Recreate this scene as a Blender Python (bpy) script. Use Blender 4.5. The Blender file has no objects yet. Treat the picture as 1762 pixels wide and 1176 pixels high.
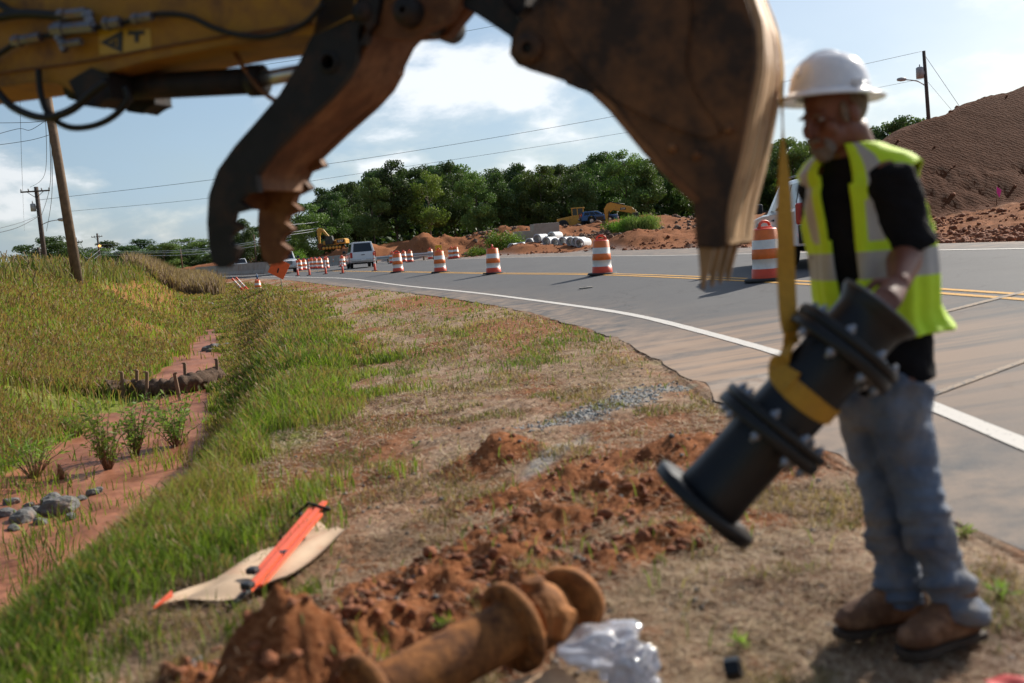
import bpy, bmesh, math, random
import numpy as np
from mathutils import Vector, Matrix, noise as mnoise
random.seed(7); rng = np.random.default_rng(11)
R = math.radians
# ------------------------------------------------------------------ camera, sky, sun, exposure
sc = bpy.context.scene
FPX, W0, H0 = 1713.0, 1762.0, 1176.0
ROLL, PITCH = R(4.5), R(5.35)
CAM = np.array([0, 0, 1.3])
_r0 = np.array([1., 0, 0]); FW = np.array([0, math.cos(PITCH), -math.sin(PITCH)]); _u0 = np.array([0, math.sin(PITCH), math.cos(PITCH)])
RT = math.cos(ROLL)*_r0 - math.sin(ROLL)*_u0; UP = math.sin(ROLL)*_r0 + math.cos(ROLL)*_u0
cd = bpy.data.cameras.new('camera'); cam = bpy.data.objects.new('camera', cd); sc.collection.objects.link(cam)
M = Matrix(((RT[0], UP[0], -FW[0], CAM[0]), (RT[1], UP[1], -FW[1], CAM[1]), (RT[2], UP[2], -FW[2], CAM[2]), (0, 0, 0, 1)))
cam.matrix_world = M
cd.sensor_width = 36.0; cd.lens = 35.0; cd.clip_start = 0.05; cd.clip_end = 6000
cd.dof.use_dof = True; cd.dof.focus_distance = 34.0; cd.dof.aperture_fstop = 1.9
sc.camera = cam
SUN_AZ, SUN_EL = R(47), R(31)      # azimuth measured from +Y towards +X
w = bpy.data.worlds.new('World'); sc.world = w; w.use_nodes = True
nt = w.node_tree; nt.nodes.clear()
def N(t, **k):
    n = nt.nodes.new(t)
    for a, b in k.items(): setattr(n, a, b)
    return n
def Lk(a, b): nt.links.new(a, b)
def mth(op, a, b=None, c=None, clamp=False):
    n = nt.nodes.new('ShaderNodeMath'); n.operation = op; n.use_clamp = clamp
    for i, v in enumerate((a, b, c)):
        if v is None: continue
        if isinstance(v, (int, float)): n.inputs[i].default_value = v
        else: nt.links.new(v, n.inputs[i])
    return n.outputs[0]
sky = N('ShaderNodeTexSky'); sky.sky_type = 'NISHITA'; sky.sun_disc = False
sky.sun_elevation = SUN_EL; sky.sun_rotation = SUN_AZ; sky.air_density = 1.0; sky.dust_density = 1.2; sky.ozone_density = 1.4
bg = N('ShaderNodeBackground'); bg.inputs[1].default_value = 0.085; Lk(sky.outputs[0], bg.inputs[0])
tc = N('ShaderNodeTexCoord'); sx = N('ShaderNodeSeparateXYZ'); Lk(tc.outputs['Generated'], sx.inputs[0])
SKYX, SKYY = 2.15, 4.4
zz = mth('ADD', mth('MAXIMUM', sx.outputs[2], 0.0), 0.34)
cb = N('ShaderNodeCombineXYZ'); Lk(mth('DIVIDE', sx.outputs[0], zz), cb.inputs[0]); Lk(mth('DIVIDE', sx.outputs[1], zz), cb.inputs[1])
n1 = N('ShaderNodeTexNoise'); n1.inputs['Scale'].default_value = 2.3; n1.inputs['Detail'].default_value = 10; n1.inputs['Roughness'].default_value = .55; n1.inputs['Distortion'].default_value = .15
mpw = N('ShaderNodeMapping'); mpw.inputs['Location'].default_value = (SKYX, SKYY, 0); Lk(cb.outputs[0], mpw.inputs[0])
Lk(mpw.outputs[0], n1.inputs['Vector'])
cr = N('ShaderNodeMapRange'); cr.interpolation_type = 'SMOOTHSTEP'; cr.inputs[1].default_value = .47; cr.inputs[2].default_value = .62
Lk(n1.outputs[0], cr.inputs[0])
n2 = N('ShaderNodeTexNoise'); n2.inputs['Scale'].default_value = 2.6; n2.inputs['Detail'].default_value = 8; Lk(mpw.outputs[0], n2.inputs['Vector'])
# thin veil everywhere low down, thicker cumulus where the noise is high
veil = N('ShaderNodeMapRange'); veil.inputs[1].default_value = 0.42; veil.inputs[2].default_value = 0.0; veil.inputs[3].default_value = .12; veil.inputs[4].default_value = .62
Lk(sx.outputs[2], veil.inputs[0])
cov = mth('MAXIMUM', mth('MULTIPLY', cr.outputs[0], .85), mth('MULTIPLY', veil.outputs[0], mth('ADD', n2.outputs[0], .35)), clamp=True)
bgc = N('ShaderNodeBackground')
cc = N('ShaderNodeMixRGB'); cc.inputs[1].default_value = (.33, .48, .66, 1); cc.inputs[2].default_value = (.80, .83, .86, 1); Lk(cr.outputs[0], cc.inputs[0])
Lk(cc.outputs[0], bgc.inputs[0])
# cloud and haze are bright towards the sun and duller in the half of the sky opposite it
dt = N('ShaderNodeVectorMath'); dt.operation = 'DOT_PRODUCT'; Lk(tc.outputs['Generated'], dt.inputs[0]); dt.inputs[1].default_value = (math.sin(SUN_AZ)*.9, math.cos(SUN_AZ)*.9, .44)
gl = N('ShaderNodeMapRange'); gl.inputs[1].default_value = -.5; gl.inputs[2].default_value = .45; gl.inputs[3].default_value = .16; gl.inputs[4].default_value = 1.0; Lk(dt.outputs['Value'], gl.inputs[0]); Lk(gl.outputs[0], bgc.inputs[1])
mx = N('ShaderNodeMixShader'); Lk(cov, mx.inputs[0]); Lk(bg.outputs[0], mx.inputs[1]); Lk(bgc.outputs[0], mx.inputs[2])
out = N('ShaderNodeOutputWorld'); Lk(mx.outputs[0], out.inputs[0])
sd = bpy.data.lights.new('sun', 'SUN'); sun = bpy.data.objects.new('sun', sd); sc.collection.objects.link(sun)
sd.energy = 5.0; sd.angle = R(.6); sd.color = (1, .93, .82)
SD = Vector((math.sin(SUN_AZ)*math.cos(SUN_EL), math.cos(SUN_AZ)*math.cos(SUN_EL), math.sin(SUN_EL)))
sun.rotation_euler = SD.to_track_quat('Z', 'Y').to_euler(); sun.location = (20, 20, 30)
sc.view_settings.view_transform = 'Standard'; sc.view_settings.look = 'None'; sc.view_settings.exposure = 0.38; sc.view_settings.gamma = 1
sc.render.engine = 'CYCLES'
# ------------------------------------------------------------------ measuring helpers
def ray(px, py): return (px-W0/2)/FPX*RT + (H0/2-py)/FPX*UP + FW
def PY(px, py, Y):                    # point at distance Y in front
    d = ray(px, py); return Vector(CAM + d*Y/d[1])
def PZ(px, py, z):                    # point on the level z
    d = ray(px, py); return Vector(CAM + d*(z-CAM[2])/d[2])
def proj(P):
    q = np.array(P)-CAM; z = q@FW; return W0/2+FPX*(q@RT)/z, H0/2-FPX*(q@UP)/z
# ------------------------------------------------------------------ numpy noise
_perm = rng.random((512, 512))
def vnoise(x, y, s=0):
    x = np.asarray(x, float)+s*37.7; y = np.asarray(y, float)+s*91.3
    xi = np.floor(x).astype(int); yi = np.floor(y).astype(int); fx = x-xi; fy = y-yi
    fx = fx*fx*(3-2*fx); fy = fy*fy*(3-2*fy)
    a = _perm[xi & 511, yi & 511]; b = _perm[(xi+1) & 511, yi & 511]; c = _perm[xi & 511, (yi+1) & 511]; d = _perm[(xi+1) & 511, (yi+1) & 511]
    return (a*(1-fx)+b*fx)*(1-fy)+(c*(1-fx)+d*fx)*fy
def fbm(x, y, o=4, s=0, g=.5):
    t = 0; a = 1; n = 0
    for i in range(o):
        t = t + a*vnoise(x*2**i, y*2**i, s+i); n += a; a *= g
    return t/n
def sstep(a, b, x): t = np.clip((x-a)/(b-a), 0, 1); return t*t*(3-2*t)
# ------------------------------------------------------------------ plan of the place (metres)
def cv(pts):                          # a smooth curve through plan points
    a = np.array(pts, float); g = np.linspace(a[0, 0]-30, a[-1, 0]+30, 6000); v = np.interp(g, a[:, 0], a[:, 1]); dg = g[1]-g[0]; out = np.zeros_like(v); tot = 0
    c = np.concatenate([[0], np.cumsum(v)])
    for k in range(2):
        hw = np.clip(.09*np.abs(g)+.35, .35, 7)/dg; i0 = np.clip(np.arange(len(g))-hw, 0, len(g)-1).astype(int); i1 = np.clip(np.arange(len(g))+hw, 0, len(g)-1).astype(int)+1; c = np.concatenate([[0], np.cumsum(v)]); v = (c[i1]-c[i0])/(i1-i0)
    return lambda y: np.interp(y, g, v)
xE = cv([(-20, 2.4), (3.5, 1.85), (4.1, 1.82), (7.6, 1.57), (10, 1.58), (12.9, 1.45), (15.5, 1.05), (20, .25), (25.6, -1.1), (33, -3.4), (44, -7.3), (59, -12.5), (70, -16.5), (90, -26), (120, -42), (200, -95)])
xW = cv([(-20, 3.2), (5, 2.62), (6.5, 2.70), (9.7, 2.6), (12.6, 2.36), (15.7, 2.03), (18.8, 1.36), (23, .35), (28.5, -1.1), (36, -3.5), (45, -6.1), (54, -8.9), (62.5, -12.5), (80, -19), (110, -34), (200, -90)])
xY = cv([(-20, 6.4), (5, 6), (11, 5.7), (16, 5.1), (20, 4.4), (27.5, 2.85), (37.4, -.35), (44.7, -2.95), (51, -5.5), (62, -9), (80, -14.5), (100, -23.5), (130, -40), (200, -92)])
xFW = cv([(-20, 11.2), (5, 10.6), (12, 10.2), (18, 9.4), (24, 8.6), (31, 7.5), (40, 5.8), (52, 3.6), (70, -1), (86, -6), (100, -11.5), (120, -22), (160, -50), (200, -83)])
_fo = cv([(10, 1.0), (25, 1.5), (50, 4), (90, 3), (200, 3)])
xF = lambda y: xFW(y)+_fo(y)
zE = cv([(13, 0), (20, .03), (30, .1), (44, .2), (60, .4), (90, .62), (130, .85)])
zY = cv([(5, .3), (18, .34), (30, .38), (38, .39), (45, .47), (51, .55), (80, .66), (100, .8), (130, .9)])
zF = cv([(5, .62), (18, .62), (35, .6), (50, .65), (90, .82), (110, .95)])
xD = cv([(-10, -3.2), (5, -3.55), (8, -3.85), (10, -4.25), (13, -4.75), (17, -5.9), (25, -7.8), (35, -10.5), (50, -15), (70, -21), (95, -30)])
zD = cv([(30, -.72), (45, -.35), (60, .05), (80, .5), (100, .75)])
xC = cv([(0, -9.5), (15, -12), (27, -14.6), (37, -17), (60, -22), (90, -33), (130, -60)])
zC = cv([(0, 1.5), (27, 1.62), (37, 1.72), (60, 1.72), (85, 1.25), (110, .8)])
xG = cv([(0, -1.75), (4.6, -2.15), (9.5, -2.15), (15, -2.9), (22, -4.4), (35, -7.2), (50, -12), (60, -14.5), (90, -29)])
def road_z(x, y):
    e, c, f = xE(y), xY(y), xF(y)
    t1 = np.clip((x-e)/(c-e), 0, 1); t2 = np.clip((x-c)/(f-c), 0, 1)
    return zE(y)+(zY(y)-zE(y))*t1+(zF(y)-zY(y))*t2
BERMS = [  # px, distance, half length, half depth, height
    (650, 104, 8, 5, 1.1), (735, 108, 12, 5, .95), (600, 124, 7, 6, 2.0), (820, 108, 10, 5, 1.1), (950, 82, 6, 4, .45), (1010, 60, 5, 3.5, .5), (1085, 62, 6, 4, .12),
    (1160, 62, 5, 5, .25), (1150, 47, 2.6, 2.5, .4), (1225, 60, 6, 6, .4), (1290, 44, 3, 3, .35), (1180, 40, 2.5, 2, .35), (870, 84, 6, 4, .3), (1092, 113, 9, 6, .9)]
_zcx = cv([(9, .6), (13.5, 1.0), (15.2, 2.2), (17.4, 4.0), (21, 5.5), (28.5, 7.7), (40, 9.2), (70, 11)])
SPOIL = [(-.76, 2.85, .30, .22, .37), (-1.15, 3.0, .35, .2, .14), (-.65, 3.45, .5, .28, .12), (-.45, 4.0, .42, .26, .13), (.0, 4.5, .75, .26, .10), (.55, 5.0, .6, .24, .12), (.25, 5.6, .75, .2, .07), (.95, 5.85, .5, .22, .10), (-.2, 3.7, .42, .16, .08), (.5, 4.15, .5, .14, .06), (-.15, 6.4, .3, .14, .10), (.15, 5.0, .5, .2, .06), (-.15, 4.1, .3, .2, .10), (1.1, 5.2, .35, .2, .06), (.0, 3.35, .3, .1, .04)]
def terrain(x, y, detail=True):
    x = np.asarray(x, float); y = np.asarray(y, float)
    e, f = xE(y), xF(y); ze = zE(y)
    # left side
    d, c, g = xD(y), xC(y), xG(y); zd, zc, zg = zD(y), zC(y), ze-.16
    hw = .75
    zl = np.where(x > g, zg+(ze-.012-zg)*sstep(0, 1, (x-g)/(e-g)),
         np.where(x > d+hw, zd+(zg-zd)*sstep(0, 1, (x-d-hw)/np.maximum(g-d-hw, .1)),
         np.where(x > d-hw, zd, np.where(x > c, zd+(zc-zd)*sstep(0, 1, (d-hw-x)/np.maximum(d-hw-c, .1)), zc-.9*sstep(0, 25, c-x)))))
    # road bed
    inroad = sstep(0, .35, x-e)*sstep(0, .5, f-x)
    zr = road_z(x, y)
    # right side
    b = x-f; rr = np.hypot(x, y); ang = np.where(y > 1, x/np.maximum(y, 1), 9)
    hill = 2.4*sstep(45, 150, y)
    ter = 1.05*sstep(.8, 16, b)*sstep(.22, .40, ang)
    zz_ = zF(y)-.03+hill*sstep(2, 25, b)+ter
    for px, D, hl, hd, h in BERMS:
        cx = (px-881)/1713*D
        zz_ = zz_+h*(.55+.9*fbm(x*.45, y*.45, 4, 17, .6))*np.exp(-np.abs((x-cx)/hl)**2.6-np.abs((y-D)/hd)**2.6)*sstep(0, 3, b)
    xa = x*55/np.maximum(y, 50); mh = np.minimum(1.5+(y-43)*.62, _zcx(xa)+.8*(fbm(xa*.22, y*.15, 3, 55)-.5)+.25*(fbm(x*.5, y*.5, 3, 5)-.5)*2)
    mfade = sstep(110, 80, y)
    zz_ = np.where((y > 40) & (x > 9), np.maximum(zz_, mh*mfade), zz_)
    z = np.where(x < e, zl, np.where(x > f, zz_, zr-.06*inroad))
    if detail:
        near = sstep(14, 6, rr)
        sp = 0*x
        for cx, cy, a, bb, h in SPOIL:
            co, si = math.cos(.62), math.sin(.62); u = (x-cx)*co+(y-cy)*si; v = -(x-cx)*si+(y-cy)*co
            sp = np.maximum(sp, h*np.exp(-(u/a)**2-(v/bb)**2))
        rough = np.clip(sp*9, 0, 1); rdg = 1-np.abs(2*fbm(x*6.5, y*6.5, 4, 15, .55)-1)*2.2
        off = (x < e-.05)
        n1_ = (fbm(x*3, y*3, 3, 1)-.5); n2_ = (fbm(x*14, y*14, 4, 2, .6)-.5)
        z = z+off*(sp*(.6+.9*fbm(x*5, y*5, 3, 8)) + n1_*.05*near + n2_*(.020+.045*rough)*near+rdg*.022*rough*near+(fbm(x*4.2, y*4.2, 3, 18)-.5)*.10*rough*near+(fbm(x*22, y*22, 2, 16)-.5)*.018*near + (fbm(x*1.1, y*1.1, 3, 3)-.5)*.12*sstep(0, 1.5, e-x))
        offr = (x > f)*sstep(0, 2, b)
        z = z+offr*((fbm(x*.8, y*.8, 5, 6, .6)-.5)*.55*sstep(0, 6, b)*(1-.8*((y > 46) & (x > 14)))+(fbm(x*.12, y*.12, 3, 7)-.5)*1.0*sstep(30, 70, y))
        gut = sstep(0, .25, x-e+.35)*sstep(.05, 0, x-e)
        z = z-.010*gut*off
    return z
def gz(x, y): return float(terrain(np.array([x]), np.array([y]))[0])
def ground_at(px, py):                # where the sight line through a point of the photo meets the ground
    d = ray(px, py); t = np.exp(np.linspace(math.log(1.5), math.log(900), 4000))
    P = CAM[:, None]+d[:, None]*t[None]
    below = P[2] < np.where((P[0] > xE(P[1])) & (P[0] < xF(P[1])), road_z(P[0], P[1]), terrain(P[0], P[1]))
    i = int(np.argmax(below)) if below.any() else len(t)-1
    return Vector(P[:, i])
# ------------------------------------------------------------------ materials
def mat(name): 
    global nt
    m = bpy.data.materials.new(name); m.use_nodes = True; nt = m.node_tree
    nt.nodes.clear(); o = nt.nodes.new('ShaderNodeOutputMaterial'); return m, o
def lin(c):
    return tuple(((v/255+.055)/1.055)**2.4 if v/255 > .04045 else v/255/12.92 for v in c)+(1,)
def ramp(fac, stops):
    r = nt.nodes.new('ShaderNodeValToRGB'); e = r.color_ramp.elements
    while len(e) > 1: e.remove(e[-1])
    e[0].position = stops[0][0]; e[0].color = stops[0][1]
    for p, c in stops[1:]:
        q = e.new(p); q.color = c
    nt.links.new(fac, r.inputs[0]); return r.outputs[0]
def noise(scale, detail=5, rough=.55, vec=None, dist=0):
    n = nt.nodes.new('ShaderNodeTexNoise'); n.inputs['Scale'].default_value = scale; n.inputs['Detail'].default_value = detail; n.inputs['Roughness'].default_value = rough; n.inputs['Distortion'].default_value = dist
    if vec is None:
        t = nt.nodes.new('ShaderNodeTexCoord'); vec = t.outputs['Object']
    nt.links.new(vec, n.inputs['Vector']); return n.outputs[0]
def mix(f, a, b, mode='MIX'):
    m = nt.nodes.new('ShaderNodeMixRGB'); m.blend_type = mode
    for i, v in enumerate((f, a, b)):
        if isinstance(v, (int, float)): m.inputs[i].default_value = v
        elif isinstance(v, tuple): m.inputs[i].default_value = v
        else: nt.links.new(v, m.inputs[i])
    return m.outputs[0]
def bump(h, strength=.5, dist=.01):
    b = nt.nodes.new('ShaderNodeBump'); b.inputs['Strength'].default_value = strength; b.inputs['Distance'].default_value = dist
    nt.links.new(h, b.inputs['Height']); return b.outputs[0]
def princ(o, col, rough=.7, metal=0, nrm=None, spec=.5, coat=0, emis=None, es=0, trans=0, alpha=None):
    p = nt.nodes.new('ShaderNodeBsdfPrincipled')
    for k, v in (('Base Color', col), ('Roughness', rough), ('Metallic', metal), ('Specular IOR Level', spec), ('Coat Weight', coat), ('Transmission Weight', trans)):
        if isinstance(v, (int, float, tuple)): p.inputs[k].default_value = v
        else: nt.links.new(v, p.inputs[k])
    if nrm is not None: nt.links.new(nrm, p.inputs['Normal'])
    if emis: p.inputs['Emission Color'].default_value = emis; p.inputs['Emission Strength'].default_value = es
    if alpha is not None: p.inputs['Alpha'].default_value = alpha
    nt.links.new(p.outputs[0], o.inputs[0]); return p
def simple(name, c, rough=.6, metal=0, var=.25, scale=8, bmp=.15, dirt=None, dirtamt=.45, spec=.5, coat=0, dist=.004, dscale=3):
    m, o = mat(name); n = noise(scale, 6, .6)
    k = lambda f: tuple(min(1, v*f) for v in c[:3])+(1,)
    col = ramp(n, [(.3, k(1-var)), (.7, k(1+var))])
    rg = rough
    if dirt:
        d = ramp(noise(dscale, 8, .68), [(dirtamt, (0, 0, 0, 1)), (min(1, dirtamt+.22), (1, 1, 1, 1))]); col = mix(d, col, dirt)
    princ(o, col, rg, metal, bump(noise(scale*4, 5), bmp, dist), spec, coat)
    return m
MT = {}
SOIL = (.22, .078, .034, 1); SOILD = (.13, .045, .022, 1); TAN = (.34, .22, .125, 1)
MT['orange'] = simple('orange_plastic', (.75, .17, .03), .45, var=.12, dirt=(.35, .16, .08, 1), dirtamt=.62)
MT['redorange'] = simple('red_orange_plastic', (.72, .075, .03), .45, var=.12)
MT['refl'] = simple('white_sheeting', (.72, .70, .66), .4, var=.1, dirt=(.45, .36, .28, 1), dirtamt=.6)
MT['rubber'] = simple('black_rubber', (.022, .021, .021), .75, var=.3)
MT['tire'] = simple('tyre_rubber', (.018, .018, .018), .8, var=.3)
MT['white_paint'] = simple('white_car_paint', (.72, .73, .74), .25, var=.04, scale=3, bmp=.0, coat=.6, dirt=(.45, .36, .29, 1), dirtamt=.66)
MT['silver'] = simple('silver_metal', (.55, .56, .57), .35, .9, var=.15)
MT['dark_glass'] = simple('dark_glass', (.012, .014, .017), .06, var=.1, bmp=0, spec=.7)
MT['black_plastic'] = simple('black_plastic', (.02, .02, .022), .5)
MT['red_lens'] = simple('red_lens', (.42, .015, .015), .15, var=.1, bmp=0, coat=.5)
MT['clear_lens'] = simple('clear_lens', (.7, .72, .74), .1, var=.1, bmp=0, coat=1)
MT['plate'] = simple('licence_plate_white', (.7, .72, .74), .5)
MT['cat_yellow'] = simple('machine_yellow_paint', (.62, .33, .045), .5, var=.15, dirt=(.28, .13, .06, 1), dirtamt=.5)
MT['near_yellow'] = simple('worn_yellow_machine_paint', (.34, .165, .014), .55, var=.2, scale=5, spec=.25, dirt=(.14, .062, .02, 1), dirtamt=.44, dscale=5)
MT['sticker'] = simple('yellow_sticker', (.44, .26, .008), .4, var=.1)
MT['black_steel'] = simple('black_dirty_steel', (.014, .013, .013), .6, .0, var=.3, scale=10, spec=.25, dirt=(.055, .026, .014, 1), dirtamt=.5, dscale=7, bmp=.4)
MT['rust_steel'] = simple('rusty_soiled_steel', (.13, .052, .020), .7, .0, spec=.3, var=.35, scale=9, dirt=(.30, .145, .06, 1), dirtamt=.5, dscale=6, bmp=.5)
MT['bucket_side'] = simple('shaded_mud_stained_steel', (.032, .020, .015), .65, .0, spec=.25, var=.35, scale=7, dirt=(.17, .075, .030, 1), dirtamt=.43, dscale=4.5, bmp=.5)  # base colour darkened for the shaded side, mud stains on top
MT['bucket_back'] = simple('sunlit_bucket_steel', (.56, .36, .20), .5, .1, var=.25, scale=8, dirt=(.16, .06, .03, 1), dirtamt=.56, dscale=6, bmp=.4)  # base colour paled for the sunlit back, dirt on top
MT['tooth'] = simple('scoured_tooth_steel', (.24, .15, .08), .5, .1, var=.3, scale=14, dirt=(.25, .11, .05, 1), dirtamt=.5, dscale=8)
MT['hose'] = simple('black_hose_rubber', (.008, .008, .008), .5, spec=.3)
MT['zinc'] = simple('zinc_fitting', (.16, .17, .20), .4, .6, var=.3, dirt=(.2, .1, .06, 1), dirtamt=.5, dscale=20)
MT['sling'] = simple('yellow_webbing', (.46, .235, .02), .8, var=.15, scale=60, bmp=.3, dirt=(.30, .15, .04, 1), dirtamt=.56, dscale=9)
MT['black_pipe'] = simple('black_coated_iron', (.006, .0065, .008), .42, .0, var=.3, scale=6, dirt=(.028, .024, .022, 1), dirtamt=.6, dscale=5, bmp=.2, spec=.4)
MT['bolt'] = simple('bright_bolt_steel', (.30, .32, .36), .4, .6, var=.2)
MT['rust_orange'] = simple('orange_rusted_iron', (.33, .13, .038), .8, .0, var=.4, scale=16, spec=.25, dirt=(.09, .034, .014, 1), dirtamt=.43, dscale=9, bmp=.6)
MT['skin'] = simple('sunburnt_skin', (.17, .060, .034), .5, var=.14, scale=14, bmp=.15)
MT['eye'] = simple('eye_white', (.30, .27, .25), .3)
MT['hair'] = simple('grey_brown_hair', (.16, .11, .08), .8, var=.4, scale=60)
MT['beard'] = simple('grey_beard', (.16, .13, .11), .8, var=.3, scale=70)
MT['helmet'] = simple('white_helmet_plastic', (.68, .69, .73), .22, var=.04, bmp=.0, coat=.7)
MT['hivis'] = simple('hi_vis_yellow_fabric', (.56, .80, .02), .7, var=.08, scale=12, bmp=.25, dist=.01)
MT['tape'] = simple('silver_reflective_tape', (.42, .40, .38), .45, .1, var=.12)
MT['black_cloth'] = simple('black_cotton', (.009, .009, .011), .9, spec=.12, var=.25, scale=20, bmp=.4, dist=.01)
MT['leather'] = simple('brown_boot_leather', (.13, .055, .024), .75, var=.3, scale=20, dirt=(.36, .19, .10, 1), dirtamt=.5, dscale=12)
MT['sole'] = simple('boot_sole', (.045, .028, .018), .8)
MT['wood_pole'] = simple('weathered_pole_wood', (.16, .105, .065), .85, var=.35, scale=6, bmp=.4)
MT['pole_dark'] = simple('dark_pole_wood', (.075, .055, .045), .85, var=.3)
MT['wire'] = simple('wire_black', (.03, .03, .035), .6)
MT['wire_pale'] = simple('wire_aluminium', (.36, .38, .40), .4, .5)
MT['grey_paint'] = simple('transformer_grey', (.36, .37, .38), .5)
MT['concrete'] = simple('concrete', (.36, .33, .29), .85, var=.15, scale=1.5, dirt=(.28, .16, .10, 1), dirtamt=.55, dscale=.8)
MT['concrete_pipe'] = simple('grey_pipe_wall', (.44, .46, .48), .6, var=.15, scale=3, dirt=(.3, .18, .11, 1), dirtamt=.62, dscale=2)
MT['galv'] = simple('galvanised_rail', (.42, .45, .47), .45, .5, var=.1)
MT['bark'] = simple('tree_bark', (.13, .10, .08), .9, var=.35, scale=3)
MT['bark_pale'] = simple('pale_tree_bark', (.30, .27, .23), .9, var=.3, scale=3)
MT['rubble'] = simple('muddy_rubble', (.13, .085, .06), .9, var=.4, scale=3, dirt=(.22, .10, .05, 1), dirtamt=.45, dscale=1.5)
MT['rock'] = simple('grey_rock', (.13, .125, .12), .85, var=.4, scale=7, dirt=(.32, .15, .08, 1), dirtamt=.55, dscale=3, bmp=.6, dist=.02)
MT['tarp'] = simple('tan_sign_back', (.50, .36, .24), .75, var=.12, scale=5, dirt=(.45, .2, .11, 1), dirtamt=.55)
MT['rib'] = simple('fluorescent_orange_rib', (.85, .13, .05), .45, var=.12, dirt=(.6, .22, .12, 1), dirtamt=.6)
MT['sign_orange'] = simple('orange_sign_face', (.80, .13, .03), .5, var=.08)
MT['log'] = simple('straw_wattle_log', (.11, .065, .04), .95, var=.45, scale=22, bmp=.9, dist=.03)
MT['stake'] = simple('wood_stake', (.20, .12, .075), .9)
MT['blue'] = simple('blue_paint', (.03, .12, .30), .4)
MT['pink'] = simple('pink_flag', (.8, .05, .35), .6)
MT['red'] = simple('red_cloth', (.45, .03, .03), .7)
MT['cardboard'] = simple('cardboard', (.42, .27, .16), .85)
MT['yellow_sign'] = simple('yellow_marker', (.75, .45, .02), .5)
MT['cat_black'] = simple('logo_black_panel', (.015, .015, .015), .5, var=.1)
MT['white_letter'] = simple('white_lettering', (.8, .8, .78), .5, var=.05)
MT['red_earth'] = simple('red_earth_clod', SOIL[:3], .95, var=.45, scale=25, bmp=.6)
MT['gravel'] = simple('blue_grey_gravel', (.30, .31, .31), .85, var=.5, scale=15)
# denim
m, o = mat('faded_denim'); MT['denim'] = m
col = ramp(noise(5, 6, .6), [(.35, (.045, .065, .115, 1)), (.65, (.15, .19, .26, 1))]); col = mix(ramp(noise(3.2, 5, .6), [(.46, (0, 0, 0, 1)), (.66, (1, 1, 1, 1))]), col, (.24, .20, .16, 1))
princ(o, col, .85, nrm=bump(noise(9, 4, .5, dist=.6), .9, .03))
# thin clear plastic
m, o = mat('crumpled_clear_plastic'); MT['bag'] = m
p = princ(o, (.80, .80, .86, 1), .10, nrm=bump(noise(3.5, 1), .3, .02), spec=.8, trans=.6, coat=1.0)
# vertex-coloured foliage
def leafmat(name, tr=.35, rough=.6):
    m, o = mat(name); a = nt.nodes.new('ShaderNodeAttribute'); a.attribute_name = 'col'
    oi = nt.nodes.new('ShaderNodeObjectInfo'); hsv = nt.nodes.new('ShaderNodeHueSaturation')
    nt.links.new(a.outputs['Color'], hsv.inputs['Color'])
    nt.links.new(mth('ADD', mth('MULTIPLY', oi.outputs['Random'], .035), .483), hsv.inputs['Hue'])
    nt.links.new(mth('ADD', mth('MULTIPLY', oi.outputs['Random'], .5), .75), hsv.inputs['Value'])
    d = nt.nodes.new('ShaderNodeBsdfPrincipled'); d.inputs['Roughness'].default_value = rough; d.inputs['Specular IOR Level'].default_value = .25
    t = nt.nodes.new('ShaderNodeBsdfTranslucent'); s = nt.nodes.new('ShaderNodeMixShader'); s.inputs[0].default_value = tr
    nt.links.new(hsv.outputs[0], d.inputs['Base Color']); nt.links.new(mix(1.0, hsv.outputs[0], (1.0, 1.15, .55, 1), 'MULTIPLY'), t.inputs['Color'])
    nt.links.new(d.outputs[0], s.inputs[1]); nt.links.new(t.outputs[0], s.inputs[2]); nt.links.new(s.outputs[0], o.inputs[0]); return m
MT['leaf'] = leafmat('tree_leaves', .28); MT['grass'] = leafmat('grass_blades', .42)
# ------------------------------------------------------------------ mesh helpers
COL = sc.collection
def tag(o, label=None, cat=None, group=None, kind=None):
    if label: o['label'] = label
    if cat: o['category'] = cat
    if group: o['group'] = group
    if kind: o['kind'] = kind
    return o
def thing(name, label, cat, loc=(0, 0, 0), rz=0, group=None):
    o = bpy.data.objects.new(name, None); COL.objects.link(o); o.location = loc; o.rotation_euler = (0, 0, rz); o.empty_display_size = .1
    return tag(o, label, cat, group)
def children(o): return list(o.children)
def copy_tree(o, parent=None, suf=None):
    c = o.copy(); COL.objects.link(c)
    if parent is not None: c.parent = parent
    for ch in o.children: copy_tree(ch, c)
    return c
def fast_mesh(name, V, F, mats, midx=None, smooth=False, col=None):
    """V (n,3) numpy, F list of arrays or one (m,k) array"""
    me = bpy.data.meshes.new(name); V = np.asarray(V, np.float32)
    Fs = F if isinstance(F, list) else [F]
    me.vertices.add(len(V)); me.vertices.foreach_set('co', V.ravel())
    nl = sum(f.size for f in Fs); nf = sum(len(f) for f in Fs)
    me.loops.add(nl); me.polygons.add(nf)
    me.loops.foreach_set('vertex_index', np.concatenate([f.ravel() for f in Fs]).astype(np.int32))
    tot = np.concatenate([np.full(len(f), f.shape[1]) for f in Fs]); st = np.concatenate([[0], np.cumsum(tot)[:-1]])
    me.polygons.foreach_set('loop_start', st.astype(np.int32))
    try: me.polygons.foreach_set('loop_total', tot.astype(np.int32))
    except Exception: pass
    for m in (mats if isinstance(mats, (list, tuple)) else [mats]): me.materials.append(MT[m] if isinstance(m, str) else m)
    if midx is not None: me.polygons.foreach_set('material_index', np.asarray(midx, np.int32))
    if smooth: me.polygons.foreach_set('use_smooth', np.ones(nf, bool))
    if col is not None:
        a = me.attributes.new('col', 'FLOAT_COLOR', 'POINT'); c = np.ones((len(V), 4), np.float32); c[:, :col.shape[1]] = col; a.data.foreach_set('color', c.ravel())
    me.update(calc_edges=True); return me
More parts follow.
